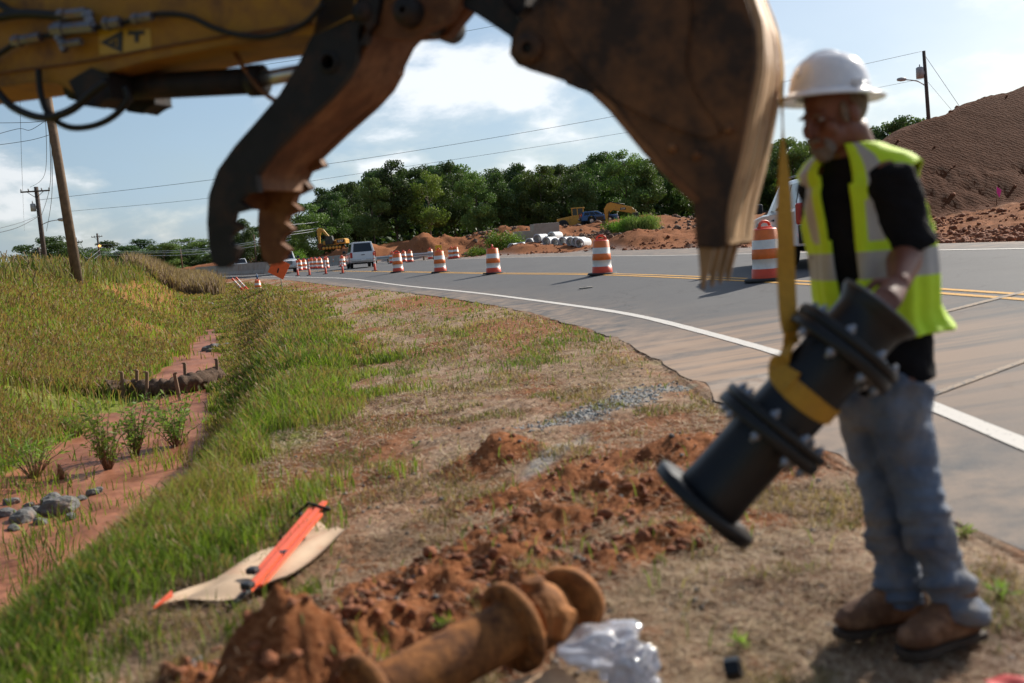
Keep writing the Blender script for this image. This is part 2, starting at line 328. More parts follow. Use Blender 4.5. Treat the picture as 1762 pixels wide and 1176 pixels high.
def link(name, me, parent=None):
    o = bpy.data.objects.new(name, me); COL.objects.link(o)
    if parent is not None: o.parent = parent
    return o
def frame_from(d, ref=None):
    d = Vector(d).normalized(); ref = Vector(ref) if ref is not None else (Vector((0, 0, 1)) if abs(d.z) < .9 else Vector((1, 0, 0)))
    a = ref.cross(d)
    if a.length < 1e-5: a = Vector((1, 0, 0)).cross(d)
    a.normalize(); b = d.cross(a); return a, b
def wmat(o):
    m_ = Matrix.LocRotScale(o.location, o.rotation_euler, o.scale)
    return wmat(o.parent)@m_ if o.parent else m_
class MB:
    def __init__(s): s.v = []; s.f = []; s.m = []; s.sm = []
    def add(s, V, F, m=0, sm=False):
        k = len(s.v); s.v += [Vector(p) for p in V]; s.f += [tuple(i+k for i in f) for f in F]; s.m += [m]*len(F); s.sm += [sm]*len(F); return s
    def box(s, c, size, m=0, rot=None, bev=0):
        hx, hy, hz = [q/2 for q in size]; c = Vector(c); b = min(bev, hx*.9, hy*.9, hz*.9)
        rotm = rot.to_3x3() if rot is not None else Matrix.Identity(3)
        if b <= 0:
            P = [(x, y, z) for x in (-hx, hx) for y in (-hy, hy) for z in (-hz, hz)]
            F = [(0, 1, 3, 2), (4, 6, 7, 5), (0, 4, 5, 1), (2, 3, 7, 6), (0, 2, 6, 4), (1, 5, 7, 3)]
            return s.add([c+rotm@Vector(p) for p in P], F, m)
        bm = bmesh.new(); bmesh.ops.create_cube(bm, size=1)
        for v in bm.verts: v.co = Vector((v.co.x*hx*2, v.co.y*hy*2, v.co.z*hz*2))
        bmesh.ops.bevel(bm, geom=bm.edges[:], offset=b, segments=2, affect='EDGES', profile=.5)
        V = [c+rotm@v.co for v in bm.verts]; F = [[v.index for v in f.verts] for f in bm.faces]; bm.free(); return s.add(V, F, m)
    def tube(s, pts, r, n=10, m=0, cap=True, sm=True):
        pts = [Vector(p) for p in pts]; L = len(pts); rs = r if isinstance(r, (list, tuple)) else [r]*L
        V = []; a = None
        for i, p in enumerate(pts):
            d = (pts[min(i+1, L-1)]-pts[max(i-1, 0)]).normalized()
            if a is None: a, b = frame_from(d)
            else:
                a = (a-d*a.dot(d)); a = a.normalized() if a.length > 1e-6 else frame_from(d)[0]; b = d.cross(a)
            for k in range(n):
                t = 2*math.pi*k/n; V.append(p+(a*math.cos(t)+b*math.sin(t))*rs[i])
        F = [(i*n+k, i*n+(k+1) % n, (i+1)*n+(k+1) % n, (i+1)*n+k) for i in range(L-1) for k in range(n)]
        if cap: F += [tuple(range(n))[::-1], tuple((L-1)*n+k for k in range(n))]
        return s.add(V, F, m, sm)
    def lathe(s, prof, n=24, m=0, base=(0, 0, 0), axis=(0, 0, 1), ms=None, sm=True, ref=None):
        ax = Vector(axis).normalized(); a, b = frame_from(ax, ref); base = Vector(base); V = []
        for (rr, h) in prof:
            for k in range(n):
                t = 2*math.pi*k/n; V.append(base+ax*h+(a*math.cos(t)+b*math.sin(t))*rr)
        for i in range(len(prof)-1):
            F = [(i*n+k, i*n+(k+1) % n, (i+1)*n+(k+1) % n, (i+1)*n+k) for k in range(n)]
            if i == 0: k0 = len(s.v); s.v += V
            s.f += [tuple(q+k0 for q in f) for f in F]; s.m += [ms[i] if ms else m]*n; s.sm += [sm]*n
        return s
    def prism(s, poly, ext, m=0, m2=None):
        """closed polygon of 3D points extruded by vector ext"""
        n = len(poly); P = [Vector(p) for p in poly]; E = Vector(ext); V = P+[p+E for p in P]
        s.add(V, [tuple(range(n))[::-1], tuple(range(n, 2*n))], m)
        k = len(s.v)-2*n
        for i in range(n):
            j = (i+1) % n; s.f.append((k+i, k+j, k+n+j, k+n+i)); s.m.append(m if m2 is None else m2); s.sm.append(False)
        return s
    def rings(s, rings, m=0, cap=True, sm=True, closed=True):
        n = len(rings[0]); V = [p for r_ in rings for p in r_]; L = len(rings)
        F = [(i*n+k, i*n+(k+1) % n, (i+1)*n+(k+1) % n, (i+1)*n+k) for i in range(L-1) for k in range(n if closed else n-1)]
        if cap: F += [tuple(range(n))[::-1], tuple((L-1)*n+k for k in range(n))]
        return s.add(V, F, m, sm)
    def mesh(s, name, mats, fix=True, bevel=0, seg=2):
        me = bpy.data.meshes.new(name); me.from_pydata([tuple(v) for v in s.v], [], s.f)
        for m in (mats if isinstance(mats, (list, tuple)) else [mats]): me.materials.append(MT[m])
        me.polygons.foreach_set('material_index', s.m); me.polygons.foreach_set('use_smooth', s.sm)
        if fix or bevel:
            bm = bmesh.new(); bm.from_mesh(me)
            if bevel:
                bmesh.ops.remove_doubles(bm, verts=bm.verts, dist=1e-5)
                E = [e for e in bm.edges if len(e.link_faces) == 2 and e.calc_face_angle(0) > R(35)]
                bmesh.ops.bevel(bm, geom=E, offset=bevel, segments=seg, affect='EDGES', profile=.5, clamp_overlap=True)
            bmesh.ops.recalc_face_normals(bm, faces=bm.faces); bm.to_mesh(me); bm.free()
        me.update(); return me
    def build(s, name, mats, parent=None, fix=True, bevel=0, local=False, seg=2):
        """vertices are in world space unless local; parent's transform is taken out"""
        if parent is not None and not local:
            Mi = wmat(parent).inverted()
            s.v = [Mi@v for v in s.v]
        o = link(name, s.mesh(name, mats, fix, bevel, seg), parent); return o
def spline(pts, n=8):
    P = [Vector(p) for p in pts]; out = []
    for i in range(len(P)-1):
        a, b, c, d = P[max(i-1, 0)], P[i], P[i+1], P[min(i+2, len(P)-1)]
        for k in range(n):
            t = k/n; out.append(.5*((2*b)+(c-a)*t+(2*a-5*b+4*c-d)*t*t+(3*b-a-3*c+d)*t**3))
    out.append(P[-1]); return out
def text_mesh(body, size, depth, name='lettering'):
    cu = bpy.data.curves.new(name, 'FONT'); cu.body = body; cu.size = size; cu.extrude = depth; cu.offset = size*.025; cu.align_x = 'CENTER'; cu.align_y = 'CENTER'
    t = bpy.data.objects.new('tmp', cu); COL.objects.link(t); dg = bpy.context.evaluated_depsgraph_get(); me = bpy.data.meshes.new_from_object(t.evaluated_get(dg)); bpy.data.objects.remove(t); bpy.data.curves.remove(cu); me.materials.clear(); return me
# ------------------------------------------------------------------ the ground
ang = np.concatenate([np.radians(np.arange(-180, -38, 4)), np.radians(np.linspace(-38, 38, 760)), np.radians(np.arange(40, 180, 4))])
rad = np.concatenate([[.0, .5, .9], np.exp(np.linspace(math.log(1.3), math.log(320), 900)), [400, 520, 700, 1000, 1500, 2300, 3500]])
dw = cv([(4, .35), (6.5, .6), (8, 1.2), (12, 1.35), (16, .66), (24, .6), (34, .35)])
A, RR = np.meshgrid(ang, rad); GX = RR*np.sin(A); GY = RR*np.cos(A)
GZ = terrain(GX, GY)
GZ = np.where(RR > 300, np.minimum(GZ, 3.2), GZ)
V = np.stack([GX.ravel(), GY.ravel(), GZ.ravel()], 1)
na, nr = len(ang), len(rad); I = np.arange(nr*na).reshape(nr, na)
Fg = np.stack([I[:-1, :], I[1:, :], np.roll(I, -1, 1)[1:, :], np.roll(I, -1, 1)[:-1, :]], -1).reshape(-1, 4)[:, ::-1]
me = fast_mesh('ground', V, Fg, [], smooth=True)
# surface kinds (what grows or lies where) as attributes
x, y = GX.ravel(), GY.ravel(); e = xE(y); f = xF(y); g = xG(y); d = xD(y); c = xC(y)
nz = fbm(x*.9, y*.9, 4, 21); nz2 = fbm(x*3.3, y*3.3, 4, 22)
spoilm = 0*x
for cx, cy, a_, b_, h_ in SPOIL:
    co, si = math.cos(.62), math.sin(.62); u_ = (x-cx)*co+(y-cy)*si; v_ = -(x-cx)*si+(y-cy)*co
    spoilm = np.maximum(spoilm, np.exp(-(u_/(a_*1.5))**2-(v_/(b_*1.9))**2))
spoilm = sstep(.22, .5, spoilm+(nz2-.5)*.9)
ditch = sstep(1.0, .75, (np.abs(x-d)+(nz-.5)*.9)/dw(y))*(y < 34)
leftm = (x < e)
green = leftm*(x < g+.5)*sstep(.30, .55, nz+.12*(x < g)+.1)*(1-ditch)
green = np.maximum(green, leftm*sstep(.66, .75, nz2)*.4)
bare = leftm*sstep(.45, .58, fbm(x*.35+3, y*.22, 3, 31))*(1-sstep(g-1, g+.3, x))*.8      # worn red patches on the bank
bare = np.maximum(bare, leftm*(x > g-.4)*sstep(.42, .58, fbm(x*.8, y*.35, 4, 33))*sstep(3.5, 6, y)*.85)
soil = np.maximum(np.maximum(spoilm, ditch), bare)
soil = np.where(x > f, sstep(.15, .5, nz+.2)*1.0, soil)
def streakf(x, y, cx, cy, L_, w_, a_=math.atan2(1.6, 1.5)):
    u_ = (x-cx)*math.cos(a_)+(y-cy)*math.sin(a_); v_ = -(x-cx)*math.sin(a_)+(y-cy)*math.cos(a_); return np.exp(-(u_/L_)**2-(v_/w_)**2)
gravel = leftm*np.maximum(sstep(.3, .75, streakf(x, y, .8, 8.0, 1.0, .3)*.85+(nz2-.5)*.9), .85*sstep(.35, .8, streakf(x, y, .25, 6.4, .75, .10, 1.15)+(nz2-.5)*.6))
gravel = np.where(x > f, sstep(1.0, .0, (x-f)/np.interp(y, [20, 45, 90], [.8, 1.6, 1.6])), gravel)
fargreen = np.where((x > f) & (y > 70), sstep(.55, .66, fbm(x*.05, y*.05, 3, 44)), 0)
shaded_tracks = ((x > 12) & (y > 40) & (y < 75))*1.0  # mound face: track relief plus painted shade
wet = ditch*1.0
for nm, arr in (('soil', soil), ('green', np.maximum(green, fargreen)), ('gravel', gravel), ('shaded_tracks', shaded_tracks), ('wet', wet)):
    at = me.attributes.new(nm, 'FLOAT', 'POINT'); at.data.foreach_set('value', arr.astype(np.float32))
m, o = mat('ground_earth')
def att(n):
    a = nt.nodes.new('ShaderNodeAttribute'); a.attribute_name = n; return a.outputs['Fac']
big = noise(.6, 6, .6); mid = noise(5, 8, .65); fine = noise(38, 8, .7)
soilc = mix(ramp(mid, [(.34, (0, 0, 0, 1)), (.66, (1, 1, 1, 1))]), (.115, .036, .013, 1), (.27, .098, .038, 1))
soilc = mix(ramp(fine, [(.42, (0, 0, 0, 1)), (.62, (.75, .75, .75, 1))]), soilc, (.36, .155, .07, 1))
strawc = mix(ramp(mid, [(.38, (0, 0, 0, 1)), (.62, (1, 1, 1, 1))]), (.23, .145, .092, 1), (.38, .265, .185, 1))
strawc = mix(ramp(fine, [(.50, (0, 0, 0, 1)), (.70, (1, 1, 1, 1))]), strawc, (.56, .43, .32, 1))
strawc = mix(ramp(noise(1.7, 7, .7), [(.50, (0, 0, 0, 1)), (.62, (.8, .8, .8, 1))]), strawc, (.27, .125, .065, 1))
strawc = mix(ramp(noise(9, 5, .7), [(.56, (0, 0, 0, 1)), (.68, (.6, .6, .6, 1))]), strawc, (.16, .10, .06, 1))
greenc = mix(ramp(mid, [(.35, (0, 0, 0, 1)), (.65, (1, 1, 1, 1))]), (.13, .14, .035, 1), (.22, .24, .05, 1))
gravc = mix(ramp(fine, [(.35, (0, 0, 0, 1)), (.65, (1, 1, 1, 1))]), (.20, .19, .18, 1), (.42, .41, .39, 1))
c1 = mix(att('green'), strawc, greenc); c2 = mix(att('soil'), c1, soilc); c3 = mix(att('gravel'), c2, gravc)
wetc = mix(ramp(noise(1.1, 7, .7), [(.40, (0, 0, 0, 1)), (.62, (1, 1, 1, 1))]), (.20, .078, .045, 1), (.40, .17, .10, 1))
c4 = mix(mth('MULTIPLY', att('wet'), .85), c3, wetc)
c5 = mix(mth('MULTIPLY', att('shaded_tracks'), .8), c4, mix(mid, (.040, .013, .006, 1), (.090, .028, .012, 1)))  # shade on the mound face is put into the soil colour
tcx = nt.nodes.new('ShaderNodeTexCoord'); mp = nt.nodes.new('ShaderNodeMapping'); mp.inputs['Rotation'].default_value = (0, 0, R(-38)); nt.links.new(tcx.outputs['Object'], mp.inputs[0])
wv = nt.nodes.new('ShaderNodeTexWave'); wv.inputs['Scale'].default_value = 1.5; wv.inputs['Distortion'].default_value = 7; wv.inputs['Detail'].default_value = 4; wv.inputs['Detail Scale'].default_value = 2; nt.links.new(mp.outputs[0], wv.inputs['Vector'])
hgt = mth('ADD', mth('MULTIPLY', mid, .5), mth('MULTIPLY', fine, .35))
b1 = nt.nodes.new('ShaderNodeBump'); b1.inputs['Strength'].default_value = .9; b1.inputs['Distance'].default_value = .05
nt.links.new(mth('MULTIPLY', hgt, mth('SUBTRACT', 1.0, mth('MULTIPLY', att('wet'), .8))), b1.inputs['Height'])
b2 = nt.nodes.new('ShaderNodeBump'); b2.inputs['Strength'].default_value = 1.0; b2.inputs['Distance'].default_value = .055
nt.links.new(mth('MULTIPLY', mth('ADD', mth('MULTIPLY', wv.outputs[0], .4), mth('MULTIPLY', noise(1.6, 8, .75), 2.2)), att('shaded_tracks')), b2.inputs['Height']); nt.links.new(b1.outputs[0], b2.inputs['Normal'])
princ(o, c5, mth('SUBTRACT', .95, mth('MULTIPLY', att('wet'), .45)), 0, b2.outputs[0], .08)
me.materials.append(m); tag(link('ground', me), kind='structure')
# ------------------------------------------------------------------ the road
ys = np.concatenate([np.linspace(-14, 60, 240), np.linspace(61, 200, 90)]); ts = np.linspace(0, 1, 50)
Y2, T2 = np.meshgrid(ys, ts, indexing='ij'); wob = (fbm(ys*2.2, ys*0, 4, 50)-.5)*.22
X2 = (xE(Y2)+wob[:, None]*(1-T2)**6)*(1-T2)+(xF(Y2)+.2)*T2; Z2 = road_z(X2, Y2)
def grid_mesh(name, X, Y, Z, mats):
    n, k = X.shape; I = np.arange(n*k).reshape(n, k); F = np.stack([I[:-1, :-1], I[:-1, 1:], I[1:, 1:], I[1:, :-1]], -1).reshape(-1, 4)
    return fast_mesh(name, np.stack([X.ravel(), Y.ravel(), Z.ravel()], 1), F, mats, smooth=True)
def noisevec(sc_, amt):
    t = nt.nodes.new('ShaderNodeTexCoord'); n = nt.nodes.new('ShaderNodeTexNoise'); n.inputs['Scale'].default_value = sc_; n.inputs['Detail'].default_value = 5; nt.links.new(t.outputs['Object'], n.inputs['Vector'])
    a = nt.nodes.new('ShaderNodeVectorMath'); a.operation = 'SCALE'; nt.links.new(n.outputs['Color'], a.inputs[0]); a.inputs['Scale'].default_value = amt*3; b = nt.nodes.new('ShaderNodeVectorMath'); nt.links.new(t.outputs['Object'], b.inputs[0]); nt.links.new(a.outputs[0], b.inputs[1]); return b.outputs[0]
m, o = mat('road_asphalt'); MT['asphalt'] = m
tcx = nt.nodes.new('ShaderNodeTexCoord'); mp = nt.nodes.new('ShaderNodeMapping'); mp.inputs['Scale'].default_value = (.16, 1.5, 1); mp.inputs['Rotation'].default_value = (0, 0, R(-14)); nt.links.new(tcx.outputs['Object'], mp.inputs[0])
mp2 = nt.nodes.new('ShaderNodeMapping'); mp2.inputs['Scale'].default_value = (1.1, .12, 1); mp2.inputs['Rotation'].default_value = (0, 0, R(-12)); nt.links.new(tcx.outputs['Object'], mp2.inputs[0])
fine = noise(90, 3, .7); broad = noise(.35, 5, .6); streak = noise(1.0, 6, .6, mp2.outputs[0])
grit = noise(260, 2, .8)
base = mix(ramp(fine, [(.35, (0, 0, 0, 1)), (.65, (1, 1, 1, 1))]), (.052, .053, .058, 1), (.098, .098, .102, 1))
base = mix(ramp(grit, [(.56, (0, 0, 0, 1)), (.66, (.7, .7, .7, 1))]), base, (.20, .19, .18, 1))
vc = nt.nodes.new('ShaderNodeTexVoronoi'); vc.feature = 'DISTANCE_TO_EDGE'; vc.inputs['Scale'].default_value = .55; nt.links.new(noisevec(1.5, .35), vc.inputs['Vector']); base = mix(ramp(vc.outputs['Distance'], [(.004, (.55, .55, .55, 1)), (.012, (0, 0, 0, 1))]), base, (.035, .033, .033, 1))
base = mix(ramp(streak, [(.40, (0, 0, 0, 1)), (.7, (.35, .35, .35, 1))]), base, (.055, .055, .058, 1))
base = mix(ramp(broad, [(.5, (0, 0, 0, 1)), (.75, (.25, .25, .25, 1))]), base, (.15, .135, .12, 1))
# mud dragged across the lane near the dig, and dust along the near edge
sp = nt.nodes.new('ShaderNodeSeparateXYZ'); nt.links.new(tcx.outputs['Object'], sp.inputs[0])
near = mth('MULTIPLY', mth('SUBTRACT', 1.0, mth('ABSOLUTE', mth('DIVIDE', mth('SUBTRACT', sp.outputs[1], 9.5), 4.2)), clamp=True), mth('SUBTRACT', 1.0, mth('DIVIDE', mth('SUBTRACT', sp.outputs[0], 2.0), 3.4), clamp=True), clamp=True)
mud = mth('MULTIPLY', ramp(noise(1.6, 7, .65, mp.outputs[0]), [(.36, (0, 0, 0, 1)), (.56, (1, 1, 1, 1))]), mth('POWER', near, .5))
base = mix(mud, base, (.36, .23, .145, 1))
dust = ramp(noise(2.3, 6, .65), [(.35, (0, 0, 0, 1)), (.75, (1, 1, 1, 1))])
ed = nt.nodes.new('ShaderNodeAttribute'); ed.attribute_name = 'edge'
wsh = mth('SUBTRACT', 1.0, mth('ADD', mth('POWER', mth('DIVIDE', mth('SUBTRACT', sp.outputs[0], 2.3), .85), 2.0), mth('POWER', mth('DIVIDE', mth('SUBTRACT', sp.outputs[1], 8.2), .55), 2.0)), clamp=True)
base = mix(mth('MULTIPLY', mth('MULTIPLY', wsh, dust), 1.3, clamp=True), base, (.46, .44, .40, 1))
base = mix(mth('MULTIPLY', dust, ed.outputs['Fac'], clamp=True), base, (.34, .24, .17, 1))
princ(o, base, .82, 0, bump(fine, .35, .006), .4)
me = grid_mesh('road', X2, Y2, Z2, ['asphalt'])
s_ = (X2-xE(Y2)).ravel(); fe_ = (xF(Y2)-X2).ravel()
ed = np.clip(1.9*np.exp(-s_/.6), 0, 1)+.9*sstep(0, .6, (xF(Y2)-xFW(Y2)).ravel()-fe_)*.0+np.clip(.9*sstep(-.1, .6, (X2-xFW(Y2)).ravel()), 0, 1)
me.attributes.new('edge', 'FLOAT', 'POINT').data.foreach_set('value', np.clip(ed, 0, 1).astype(np.float32))
tag(link('road', me), kind='structure')
def paint(name, col, wear):
    m, o = mat(name); n = noise(26, 6, .7); a = ramp(n, [(wear, (0, 0, 0, 1)), (wear+.12, (1, 1, 1, 1))])
    princ(o, mix(a, (.085, .084, .086, 1), col), .8); MT[name] = m
paint('white_line_paint', (.62, .58, .53, 1), .30); paint('yellow_line_paint', (.66, .34, .055, 1), .34); paint('faded_line_paint', (.34, .245, .165, 1), .40)
def stripe(name, fn, off, wd, y0, y1, mt, n=260):
    yy = np.linspace(y0, y1, n); xx = fn(yy)+off; dx = np.gradient(xx, yy); nx = 1/np.sqrt(1+dx**2); ny = -dx*nx
    w_ = wd/2*(1+(fbm(yy*4, yy*0, 3, 60)-.5)*.25)
    X = np.stack([xx-nx*w_, xx+nx*w_], 1); Y = np.stack([yy-ny*w_, yy+ny*w_], 1); Z = road_z(X, Y)+.006
    tag(link(name, grid_mesh(name, X, Y, Z, [mt])), kind='structure')
stripe('road_edge_line', xW, 0, .13, -10, 120, 'white_line_paint', 700)
stripe('road_far_edge_line', xFW, 0, .13, -10, 140, 'white_line_paint', 400)
stripe('road_centre_line', xY, -.12, .11, -10, 140, 'yellow_line_paint', 400)
stripe('road_centre_line', xY, .14, .11, -10, 140, 'yellow_line_paint', 400)
def seg(name, a, b, wd, mt):
    a = PZ(*a, .2); b = PZ(*b, .2); t = np.linspace(0, 1, 40); xx = a.x+(b.x-a.x)*t; yy = a.y+(b.y-a.y)*t; d_ = (b-a).normalized()
    X = np.stack([xx-d_.y*wd/2, xx+d_.y*wd/2], 1); Y = np.stack([yy+d_.x*wd/2, yy-d_.x*wd/2], 1)
    tag(link(name, grid_mesh(name, X, Y, road_z(X, Y)+.008, [mt])), kind='structure')
seg('faded_road_line', (1560, 662), (1790, 606), .07, 'faded_line_paint')
seg('faded_road_line', (1600, 548), (1780, 521), .12, 'faded_line_paint')
# ------------------------------------------------------------------ scattered small stuff on the ground
def blades(name, n, sampler, hfun, wfun, cols, lean=.25, tip=None, tipfrac=0, mt='grass', flat=False, zoff=0.0, kindlabel=None):
    px, py = sampler(n); n = len(px); pz = terrain(px, py)+zoff
    r_ = np.hypot(px, py); h = hfun(px, py, r_); wd = wfun(r_)
    a = rng.random(n)*2*np.pi; la = rng.random(n)*2*np.pi; L = lean*(0.3+rng.random(n))
    lx, ly = np.cos(la)*L*h, np.sin(la)*L*h; wx, wy = np.cos(a)*wd, np.sin(a)*wd
    base = np.stack([px, py, pz], 1); Wv = np.stack([wx, wy, 0*wx], 1)
    if flat: up = np.stack([np.cos(la)*h, np.sin(la)*h, (rng.random(n)-.2)*.35*h], 1); Wv = np.stack([-np.sin(la)*wd, np.cos(la)*wd, 0*wd], 1); m1 = base+up*.5+[0, 0, .004]; t1 = base+up
    else: m1 = base+np.stack([lx*.3, ly*.3, h*.55], 1); t1 = base+np.stack([lx*1.2, ly*1.2, h*(1-.25*L)], 1)
    V = np.stack([base-Wv, base+Wv, m1-Wv*.8, m1+Wv*.8, t1-Wv*.12, t1+Wv*.12], 1).reshape(-1, 3)
    k = np.arange(n)[:, None]*6; F = np.concatenate([k+[0, 1, 3, 2], k+[2, 3, 5, 4]])
    ci = cols(px, py, r_); C = np.repeat(ci[:, None, :], 6, 1)
    if tip is not None:
        sel = rng.random(n) < (tipfrac(px, py, r_) if callable(tipfrac) else tipfrac); V = V.reshape(n, 6, 3); V[sel, 4] -= Wv[sel]*.9; V[sel, 5] += Wv[sel]*.9; V = V.reshape(-1, 3)
        tc_ = np.array(tip)*(0.7+.6*rng.random((n, 1))); C[sel, 4] = tc_[sel]; C[sel, 5] = tc_[sel]; C[sel, 2] = C[sel, 2]*.5+tc_[sel]*.5; C[sel, 3] = C[sel, 2]
    me = fast_mesh(name, V, F, [mt], col=C.reshape(-1, 3)); return tag(link(name, me), kindlabel, kind='stuff')
def samp(n, rmin, rmax, test, amin=-33, amax=33, power=1.0):
    X = []; Y = []; tot = 0
    for _ in range(40):
        k = n*2; r_ = np.exp(rng.uniform(math.log(rmin), math.log(rmax), k)) if power == 1 else rmin+(rmax-rmin)*rng.random(k)**power
        a = np.radians(rng.uniform(amin, amax, k)); xx, yy = r_*np.sin(a), r_*np.cos(a); ok = rng.random(k) < test(xx, yy); X.append(xx[ok]); Y.append(yy[ok]); tot += ok.sum()
        if tot >= n: break
    return np.concatenate(X)[:n], np.concatenate(Y)[:n]
def palette(cl, jit=.25):
    cl = np.array(cl)
    def f_(px, py, r_):
        i = (fbm(px*.8, py*.8, 4, 70)*1.7-.35+rng.normal(0, .22, len(px))); i = np.clip(i*len(cl), 0, len(cl)-1).astype(int)
        return cl[i]*(1+rng.uniform(-jit, jit, (len(px), 1)))
    return f_
LOGC = (-5.7, 15.4)
ditchd = lambda X, Y: (np.abs(X-xD(Y))+(fbm(X*.9, Y*.9, 4, 21)-.5)*.9)/dw(Y)+1.0*(Y > 34)
_s0, _s1 = PZ(268, 1056, -.1), PZ(604, 925, -.1)
def offsign(X, Y):      # nothing grows through the folded sign
    dx, dy = _s1.x-_s0.x, _s1.y-_s0.y; L_ = math.hypot(dx, dy); dx /= L_; dy /= L_; u = (X-_s0.x)*dx+(Y-_s0.y)*dy; v = -(X-_s0.x)*dy+(Y-_s0.y)*dx
    return 1-.97*((u > -.12) & (u < L_+.1) & (v < .16) & (v > -.45))
def t_lush(X, Y):
    d_, g_ = xD(Y), xG(Y); inn = (X > d_-.1) & (X < g_+1.6)
    return inn*offsign(X, Y)*sstep(.75, 1.05, ditchd(X, Y))*sstep(g_+1.0, g_-1.0, X+(fbm(X*1.6, Y*1.2, 4, 71)-.5)*3.0)
def t_bank(X, Y):
    return ((X < xD(Y)+.1) & (X > xC(Y)-3))*sstep(.8, 1.15, ditchd(X, Y))*(1-.88*sstep(.47, .60, fbm(X*.35+3, Y*.22, 3, 31)+(fbm(X*2, Y*2, 3, 35)-.5)*.25))*(1-(np.hypot((X-LOGC[0])/2.3, (Y-LOGC[1])/1.6) < 1)*.93)
def t_verge(X, Y):
    return ((X > xG(Y)-.2) & (X < xE(Y)-.1))*(.04+.5*sstep(.52, .80, fbm(X*1.6, Y*1.1, 5, 72, .65)))*(1-.98*sstep(15, 8, Y))
GR = [(.075, .105, .02), (.12, .165, .025), (.19, .245, .035), (.25, .295, .05), (.20, .15, .06), (.28, .21, .09)]
GB = [(.20, .15, .06), (.22, .25, .055), (.26, .30, .06), (.18, .24, .04), (.28, .18, .09), (.22, .30, .045), (.18, .26, .04), (.24, .16, .08), (.22, .28, .05)]
wl = lambda r_: np.maximum(.0035, .00055*r_)
blades('ditch_grass', 120000, lambda n: samp(n, 3.0, 75, t_lush, -33, 0), lambda X, Y, r_: (.16+.30*fbm(X*.7, Y*.7, 3, 73))*(.5+.8*rng.random(len(X)))*(1-.65*sstep(2.2, .7, X-xD(Y)))*np.clip(1.25-r_*.008, .7, 1.1)*(1-.65*sstep(-1.0, .7, X-xG(Y))), wl, palette(GR), .35,
       tip=(.26, .14, .09), tipfrac=lambda X, Y, r_: .12+.35*sstep(12, 30, r_), kindlabel=None)
blades('bank_grass', 110000, lambda n: samp(n, 7, 95, t_bank, -34, -6), lambda X, Y, r_: (.10+.20*fbm(X*.5, Y*.5, 3, 74))*(.6+.8*rng.random(len(X))), wl, palette(GB), .35, tip=(.26, .13, .08), tipfrac=.42)
blades('verge_grass', 9000, lambda n: samp(n, 2.6, 60, t_verge, -33, 20), lambda X, Y, r_: .03+.09*rng.random(len(X))**1.5, wl, palette([(.13, .16, .04), (.18, .21, .05), (.27, .21, .11), (.32, .24, .14)]), .6)
def t_dry(X, Y):      # tan dried seed grass at the end of the ditch
    return sstep(1.5, .6, np.abs(X-(xC(Y)+2.5))/2.2)*(Y > 56)*(Y < 108)*(X < xD(Y)+1)
blades('dry_seed_grass', 15000, lambda n: samp(n, 55, 108, t_dry, -33, -8), lambda X, Y, r_: .6+.7*rng.random(len(X)), wl, palette([(.34, .24, .17), (.40, .29, .21), (.28, .19, .12)]), .3)
blades('crest_weeds', 9000, lambda n: samp(n, 20, 80, lambda X, Y: (np.abs(X-xC(Y)) < 1.8)*sstep(.35, .6, fbm(X*.6, Y*.6, 3, 75)), -36, -12), lambda X, Y, r_: .25+.6*rng.random(len(X))**2, wl, palette([(.16, .18, .05), (.22, .20, .08), (.12, .16, .03)]), .3, tip=(.22, .13, .08), tipfrac=.4)
def t_straw(X, Y):
    s_ = 0*X
    for cx, cy, a_, b_, h_ in SPOIL:
        co, si = math.cos(.62), math.sin(.62); u_ = (X-cx)*co+(Y-cy)*si; v_ = -(X-cx)*si+(Y-cy)*co; s_ = np.maximum(s_, np.exp(-(u_/a_)**2-(v_/(b_*1.2))**2))
    return ((X > xG(Y)-.3) & (X < xE(Y)-.02))*(1-.9*sstep(.3, .6, s_))*(.25+.75*sstep(.4, .6, fbm(X*1.1, Y*1.1, 3, 76)))
blades('dry_straw', 100000, lambda n: samp(n, 2.2, 26, t_straw, -32, 33), lambda X, Y, r_: .03+.07*rng.random(len(X)), lambda r_: np.maximum(.0014, .0005*r_), palette([(.34, .23, .15), (.47, .34, .24), (.62, .49, .37), (.27, .15, .09)]), flat=True, zoff=.004, mt='grass')
# clods and stones
_ico = bmesh.new(); bmesh.ops.create_icosphere(_ico, subdivisions=2, radius=1); ICV = np.array([v.co[:] for v in _ico.verts]); ICF = np.array([[v.index for v in f_.verts] for f_ in _ico.faces]); _ico.free()
def clods(name, n, sampler, size, mt, sub=True, rise=.2):
    px, py = sampler(n); n = len(px); s_ = size(px, py, np.hypot(px, py), n); pz = terrain(px, py)+s_*rise
    k = len(ICV); V = np.empty((n, k, 3)); var = [ICV*(1+.75*(np.random.RandomState(i).rand(k, 1)-.5))*(1+.7*(np.random.RandomState(99+i).rand(1, 3)-.5)) for i in range(12)]
    for i in range(n):
        a = rng.random()*6.28; ca, sa = math.cos(a), math.sin(a); v = var[i % 12]*s_[i]; v = v@np.array([[ca, sa, 0], [-sa, ca, 0], [0, 0, .7]]); V[i] = v+[px[i], py[i], pz[i]]
    F = (ICF[None]+np.arange(n)[:, None, None]*k).reshape(-1, 3); return tag(link(name, fast_mesh(name, V.reshape(-1, 3), F, [mt])), kind='stuff')
def t_sp(X, Y):
    s_ = 0*X
    for cx, cy, a_, b_, h_ in SPOIL:
        co, si = math.cos(.62), math.sin(.62); u_ = (X-cx)*co+(Y-cy)*si; v_ = -(X-cx)*si+(Y-cy)*co; s_ = np.maximum(s_, np.exp(-(u_/(a_*1.2))**2-(v_/(b_*1.5))**2))
    return sstep(.15, .6, s_)*(X < xE(Y))
